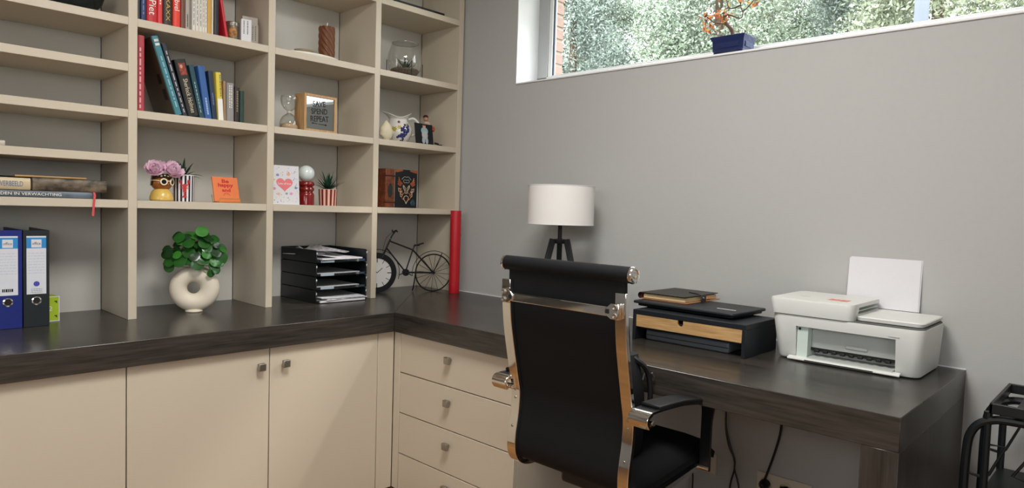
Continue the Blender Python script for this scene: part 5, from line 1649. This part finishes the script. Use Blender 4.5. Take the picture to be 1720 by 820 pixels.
# arms
ARMP = mat('black_arm_pad', '#0E1012', .5, var=.1)
for y0_, s in ((yr, -1), (yl, 1)):
    ya, yb = y0_ + s * .004, y0_ + s * .058
    path = smooth_path([(-.972, 0, .664), (-.982, 0, .680), (-.972, 0, .695), (-.93, 0, .699), (-.80, 0, .692), (-.66, 0, .668), (-.622, 0, .655), (-.606, 0, .63), (-.606, 0, .56), (-.606, 0, .49), (-.606, 0, .455)], 5)
    A, B = offs(path, .004), offs(path, -.004)
    vs, fs = [], []
    wid = lambda i: 1.0 if i < len(path) * .55 else max(.6, 1 - (i / len(path) - .55) * 2.2)
    for i in range(len(path)):
        w_ = wid(i)
        yq = ya + (yb - ya) * w_
        vs += [(A[i].x, ya, A[i].z), (A[i].x, yq, A[i].z), (B[i].x, yq, B[i].z), (B[i].x, ya, B[i].z)]
    for i in range(len(path) - 1):
        a, b = i * 4, i * 4 + 4
        for q in range(4):
            fs.append((a + q, a + (q + 1) % 4, b + (q + 1) % 4, b + q))
    n_ = (len(path) - 1) * 4
    fs += [(0, 3, 2, 1), (n_, n_ + 1, n_ + 2, n_ + 3)]
    am = MB().add(vs, fs).build('armrest', mat('black_arm_band', '#121416', .3, var=.1), ch, .0015, 2, angle=60)
    A2, B2 = offs(path, .0055), offs(path, -.0055)
    vs, fs = [], []
    for i in range(0, 13):
        vs += [(A2[i].x, ya - s * .001, A2[i].z), (A2[i].x, yb + s * .001, A2[i].z), (B2[i].x, yb + s * .001, B2[i].z), (B2[i].x, ya - s * .001, B2[i].z)]
    for i in range(12):
        a, b = i * 4, i * 4 + 4
        for q in range(4):
            fs.append((a + q, a + (q + 1) % 4, b + (q + 1) % 4, b + q))
    fs += [(0, 3, 2, 1), (48, 49, 50, 51)]
    MB().add(vs, fs).build('arm_bracket', CHROME, am, .0015, 2, angle=60)
    i0, i1 = 15, 31
    up_ = 1 if A[20].z > B[20].z else -1
    P = offs(path, up_ * .004)[i0:i1]
    Q = offs(path, up_ * .013)[i0:i1]
    vs, fs = [], []
    for p, q in zip(P, Q):
        vs += [(p.x, ya - s * .002, p.z), (p.x, yb + s * .002, p.z), (q.x, yb, q.z), (q.x, ya, q.z)]
    for i in range(len(P) - 1):
        a, b = i * 4, i * 4 + 4
        for q in range(4):
            fs.append((a + q, a + (q + 1) % 4, b + (q + 1) % 4, b + q))
    n_ = (len(P) - 1) * 4
    fs += [(0, 3, 2, 1), (n_, n_ + 1, n_ + 2, n_ + 3)]
    MB().add(vs, fs).build('arm_pad', ARMP, am, .003, 2)
    MB().lathe([(0, 0), (.007, 0), (.007, .003), (0, .004)], 12, Matrix.Translation((-.958, yb, .675)) @ rotm('X', 90 if s < 0 else -90)).build('arm_bolt', STEEL, am)
    MB().tube([(-.962, y0_ - s * .01, .672), (-.962, yb, .672)], .008, 10).build('arm_pin', CHROME, am)
    MB().tube([(-.606, y0_ - s * .008, .462), (-.606, ya + s * .03, .462)], .007, 10).build('arm_foot', CHROME, am)
# mechanism, gas lift, five-star base
MB().box((-.86, -1.60, .395), (-.66, -1.41, .445)).build('tilt_mechanism', BLACKP, ch, .01)
MB().lathe([(.025, .16), (.025, .30), (.014, .301), (.014, .40)], 20, c=(-.76, -1.507, 0)).build('gas_lift', BLACKP, ch)
MB().lathe([(.04, .085), (.045, .10), (.04, .165), (.028, .17)], 20, c=(-.76, -1.507, 0)).build('base_hub', CHROME, ch)
for k in range(5):
    a = k * 2 * PI / 5 + .3
    d = Vector((math.cos(a), math.sin(a), 0))
    c0 = Vector((-.76, -1.507, 0))
    lg = MB().tube([c0 + d * .03 + Vector((0, 0, .13)), c0 + d * .18 + Vector((0, 0, .105)), c0 + d * .29 + Vector((0, 0, .075))], [.024, .02, .014], 10).build('base_leg', CHROME, ch)
    cpos = c0 + d * .295
    for s in (-1, 1):
        sd = Vector((-d.y, d.x, 0)) * s * .012
        MB().lathe([(0, -.008), (.026, -.008), (.028, -.004), (.028, .004), (.026, .008), (0, .008)], 18, Matrix.Translation(cpos + sd + Vector((0, 0, .0285))) @ rotm('Z', math.degrees(a)) @ rotm('X', 90)).build('caster_wheel', BLACKP, lg)

# ------------------------------------------------------------------ shoulder bag on the seat
bg = thing('shoulder_bag', 'small black shoulder bag with a zip standing on the office chair seat', 'bag', (-0.79, -1.53, 0.5))
BGM = mat('black_nylon', '#0D0E13', .55, var=.2, vs=80, bump=.4, bs=150)
def bag(u, v):
    a = 2 * PI * u
    w, d_ = .105, .052
    e = .55
    cx, cy = math.copysign(abs(math.cos(a)) ** e, math.cos(a)), math.copysign(abs(math.sin(a)) ** e, math.sin(a))
    k = (1 - .35 * max(0, v - .55) ** 1.3 * 2) * (.9 + .1 * min(1, v * 6))
    return (-.782 + d_ * 1.1 * cx * k * (1 - .12 * v), -1.53 + w * .85 * cy * k, .505 + .285 * v)
MB().surf(bag, 36, 14, cap0=True, cap1=True).build('bag_body', BGM, bg)
MB().tube(smooth_path([(-.748, -1.60, .70), (-.735, -1.60, .745), (-.755, -1.55, .774), (-.757, -1.50, .774), (-.75, -1.46, .74)], 6), .0028, 6).build('zip', mat('grey_zip', '#6E7076', .4, .5), bg)
MB().tube(smooth_path([(-.80, -1.46, .75), (-.80, -1.49, .80), (-.80, -1.55, .80), (-.775, -1.60, .775), (-.735, -1.613, .735), (-.722, -1.616, .66), (-.73, -1.61, .58)], 6), .0075, 6).build('strap', mat('black_strap', '#111218', .6, var=.2), bg)
MB().tube([(-.727, -1.622, .735), (-.72, -1.624, .725), (-.718, -1.622, .712)], .003, 6).build('strap_buckle', STEEL, bg)
MB().box((-.742, -1.585, .56), (-.728, -1.48, .68)).build('front_pocket', BGM, bg, .008, 3)

# ------------------------------------------------------------------ metal trolley by the desk end
rk = thing('metal_trolley', 'black metal trolley rack with a tray top at the right edge', 'trolley', (-0.24, -2.56, 0))
BT = mat('black_tube_metal', '#101518', .4, var=.1)
tx0, tx1, ty0, ty1 = -.385, -.085, -2.80, -2.362
for nm, a, b in (('tray_edge', (tx0, ty0, .722), (tx0 + .008, ty1, .748)), ('tray_edge', (tx1 - .008, ty0, .722), (tx1, ty1, .748)), ('tray_edge', (tx0, ty1 - .008, .722), (tx1, ty1, .748)), ('tray_edge', (tx0, ty0, .722), (tx1, ty0 + .008, .748))):
    MB().box(a, b).build(nm, BT, rk, .002)
for k in range(5):
    yk = ty1 - .055 - k * .085
    MB().box((tx0 + .008, yk - .009, .724), (tx1 - .008, yk + .009, .732)).build('tray_slat', BT, rk, .001)
for xx in (tx0 + .02, tx1 - .02):
    MB().tube(smooth_path([(xx, -2.315, .012), (xx, -2.317, .40), (xx, -2.318, .60), (xx, -2.328, .668), (xx, -2.362, .700), (xx, -2.42, .708), (xx, -2.60, .709), (xx, -2.76, .709), (xx, -2.82, .700), (xx, -2.845, .66), (xx, -2.85, .4), (xx, -2.85, .012)], 5), .0105, 10).build('bent_leg', BT, rk)
    for yy_ in (-2.358, -2.80):
        MB().tube([(xx, yy_, .722), (xx, yy_, .012)], .009, 10).build('post', BT, rk)
    MB().tube([(xx, -2.315, .56), (xx, -2.358, .555)], .004, 6).build('brace', BT, rk)
    MB().tube([(xx, -2.358, .640), (xx, -2.398, .642), (xx, -2.368, .566), (xx, -2.358, .556)], .0035, 6).build('wire_hook', BT, rk)
    MB().tube([(xx, -2.44, .62), (xx, -2.415, .575), (xx, -2.44, .57)], .0035, 6).build('wire_hook', BT, rk)
for zz in (.12, .5):
    MB().box((tx0 + .01, ty0, zz), (tx1 - .01, ty1 + .01, zz + .012)).build('shelf_plate', BT, rk, .002)
for xx in (tx0 + .02, tx1 - .02):
    for yy_ in (-2.315, -2.85):
        MB().lathe([(.010, 0), (.013, .002), (.013, .02), (.010, .022)], 12, c=(xx, yy_, 0)).build('foot_cap', BLACKP, rk)

# ------------------------------------------------------------------ bonsai on the sill
zs = WZ0 + .0045
bp_ = thing('bonsai_pot', 'dark blue glazed rectangular bonsai pot on the window sill', 'pot', (.055, -1.437, zs), (0, 0, math.radians(0)))
NB = mat('navy_glaze', '#1D2A55', .25, var=.1, coat=.4)
def pring(hx, hy, z_):
    return [(-hx, -hy, z_), (hx, -hy, z_), (hx, hy, z_), (-hx, hy, z_)]
secs = [(.038, .054, .006), (.044, .060, .012), (.0465, .0625, .05), (.052, .068, .060), (.053, .070, .066), (.046, .062, .066), (.044, .060, .052)]
vs, fs = [], []
for s_ in secs:
    vs += pring(*s_)
for j in range(len(secs) - 1):
    for i in range(4):
        fs.append((j * 4 + i, j * 4 + (i + 1) % 4, j * 4 + 4 + (i + 1) % 4, j * 4 + 4 + i))
fs.append((3, 2, 1, 0))
MB().add(vs, fs).build('pot_wall', NB, bp_, .0015, 2, world=False)
for sx in (-1, 1):
    for sy in (-1, 1):
        MB().box((sx * .024, sy * .036, 0), (sx * .042, sy * .058, .0075)).build('pot_foot', NB, bp_, .001, world=False)
for x_, y_, w_, d_ in ((-.0472, 0, .0008, .045), (.0, -.0632, .03, .0008)):
    MB().box((x_ - w_, y_ - d_, .022), (x_ + w_, y_ + d_, .042)).build('raised_panel', NB, bp_, .0004, 1, world=False)
MB().box((-.045, -.061, .052), (.045, .061, .058)).build('soil', mat('soil'), bp_, world=False)
bt = thing('bonsai_tree', 'small bonsai with a bent trunk and orange autumn leaves in the blue pot', 'bonsai', (.055, -1.437, zs + .058))
o_ = Vector((.055, -1.437, zs + .058))
def bpt(y, z_, x_=.05):
    return Vector((x_, y, z_ )) - o_
TRK = mat('bonsai_bark', '#5A4A42', .9, var=.3, vs=80, bump=.6, bs=120)
k_ = 1.02
def L_(pts):
    # measured on the wall plane; the pot stands a little behind it
    out = []
    for (y, z_) in pts:
        t = (.05 - CAM.x) / (0 - CAM.x)
        out.append(Vector((.05, CAM.y + (y - CAM.y) * t, CAM.z + (z_ - CAM.z) * t)) - o_)
    return out
MB().tube(smooth_path(L_([(-1.462, 1.850), (-1.455, 1.872), (-1.438, 1.892), (-1.430, 1.905), (-1.424, 1.922), (-1.432, 1.931)]), 5), [.008] * 6 + [.0065] * 8 + [.005] * 12, 8).build('trunk', TRK, bt, world=False)
br_paths = [[(-1.436, 1.896), (-1.41, 1.901), (-1.383, 1.911), (-1.36, 1.93), (-1.345, 1.941)], [(-1.432, 1.931), (-1.45, 1.925), (-1.47, 1.915), (-1.49, 1.909), (-1.496, 1.925), (-1.487, 1.95), (-1.484, 1.985)], [(-1.484, 1.955), (-1.46, 1.95), (-1.44, 1.955), (-1.43, 1.985)], [(-1.494, 1.930), (-1.515, 1.945), (-1.535, 1.965)], [(-1.432, 1.931), (-1.42, 1.94), (-1.405, 1.93)], [(-1.486, 1.98), (-1.50, 2.0), (-1.49, 2.03)], [(-1.36, 1.93), (-1.35, 1.915), (-1.352, 1.895)]]
for p in br_paths:
    q = smooth_path(L_(p), 4)
    MB().tube(q, [.0032 - .0018 * i / len(q) for i in range(len(q))], 6).build('branch', TRK, bt, world=False)
r = random.Random(9)
OL = [mat('orange_leaf', '#DE9A66', .6, var=.3, vs=60), mat('yellow_leaf', '#E3BE6E', .6, var=.3, vs=60), mat('russet_leaf', '#B5603A', .6, var=.3, vs=60)]
clus = L_([(-1.345, 1.938), (-1.357, 1.932), (-1.372, 1.915), (-1.352, 1.905), (-1.405, 1.928), (-1.42, 1.938), (-1.43, 1.925), (-1.41, 1.915), (-1.49, 1.965), (-1.522, 1.965), (-1.538, 1.96), (-1.35, 1.888), (-1.425, 1.908), (-1.49, 2.03), (-1.43, 1.99), (-1.385, 1.94)])
for ci, c_ in enumerate(clus):
    n_ = 7 if ci not in (8, 13) else 4
    for k in range(n_):
        p = c_ + Vector((r.gauss(0, .012), r.gauss(0, .010), r.gauss(0, .008)))
        d = Vector((r.uniform(-1, 1), r.uniform(-1, 1), r.uniform(-1, .4))).normalized()
        e = d.orthogonal().normalized()
        e = Matrix.Rotation(r.uniform(0, 6.28), 3, d) @ e
        w_ = d.cross(e)
        l_ = r.uniform(.007, .013)
        MB().add([p, p + e * l_ + w_ * l_ * .5, p + e * l_ * 2.0 + d * l_ * .3, p + e * l_ - w_ * l_ * .5], [(0, 1, 2, 3)]).build('leaf', OL[r.choice((0, 0, 1, 2))], bt, world=False, flat=True)
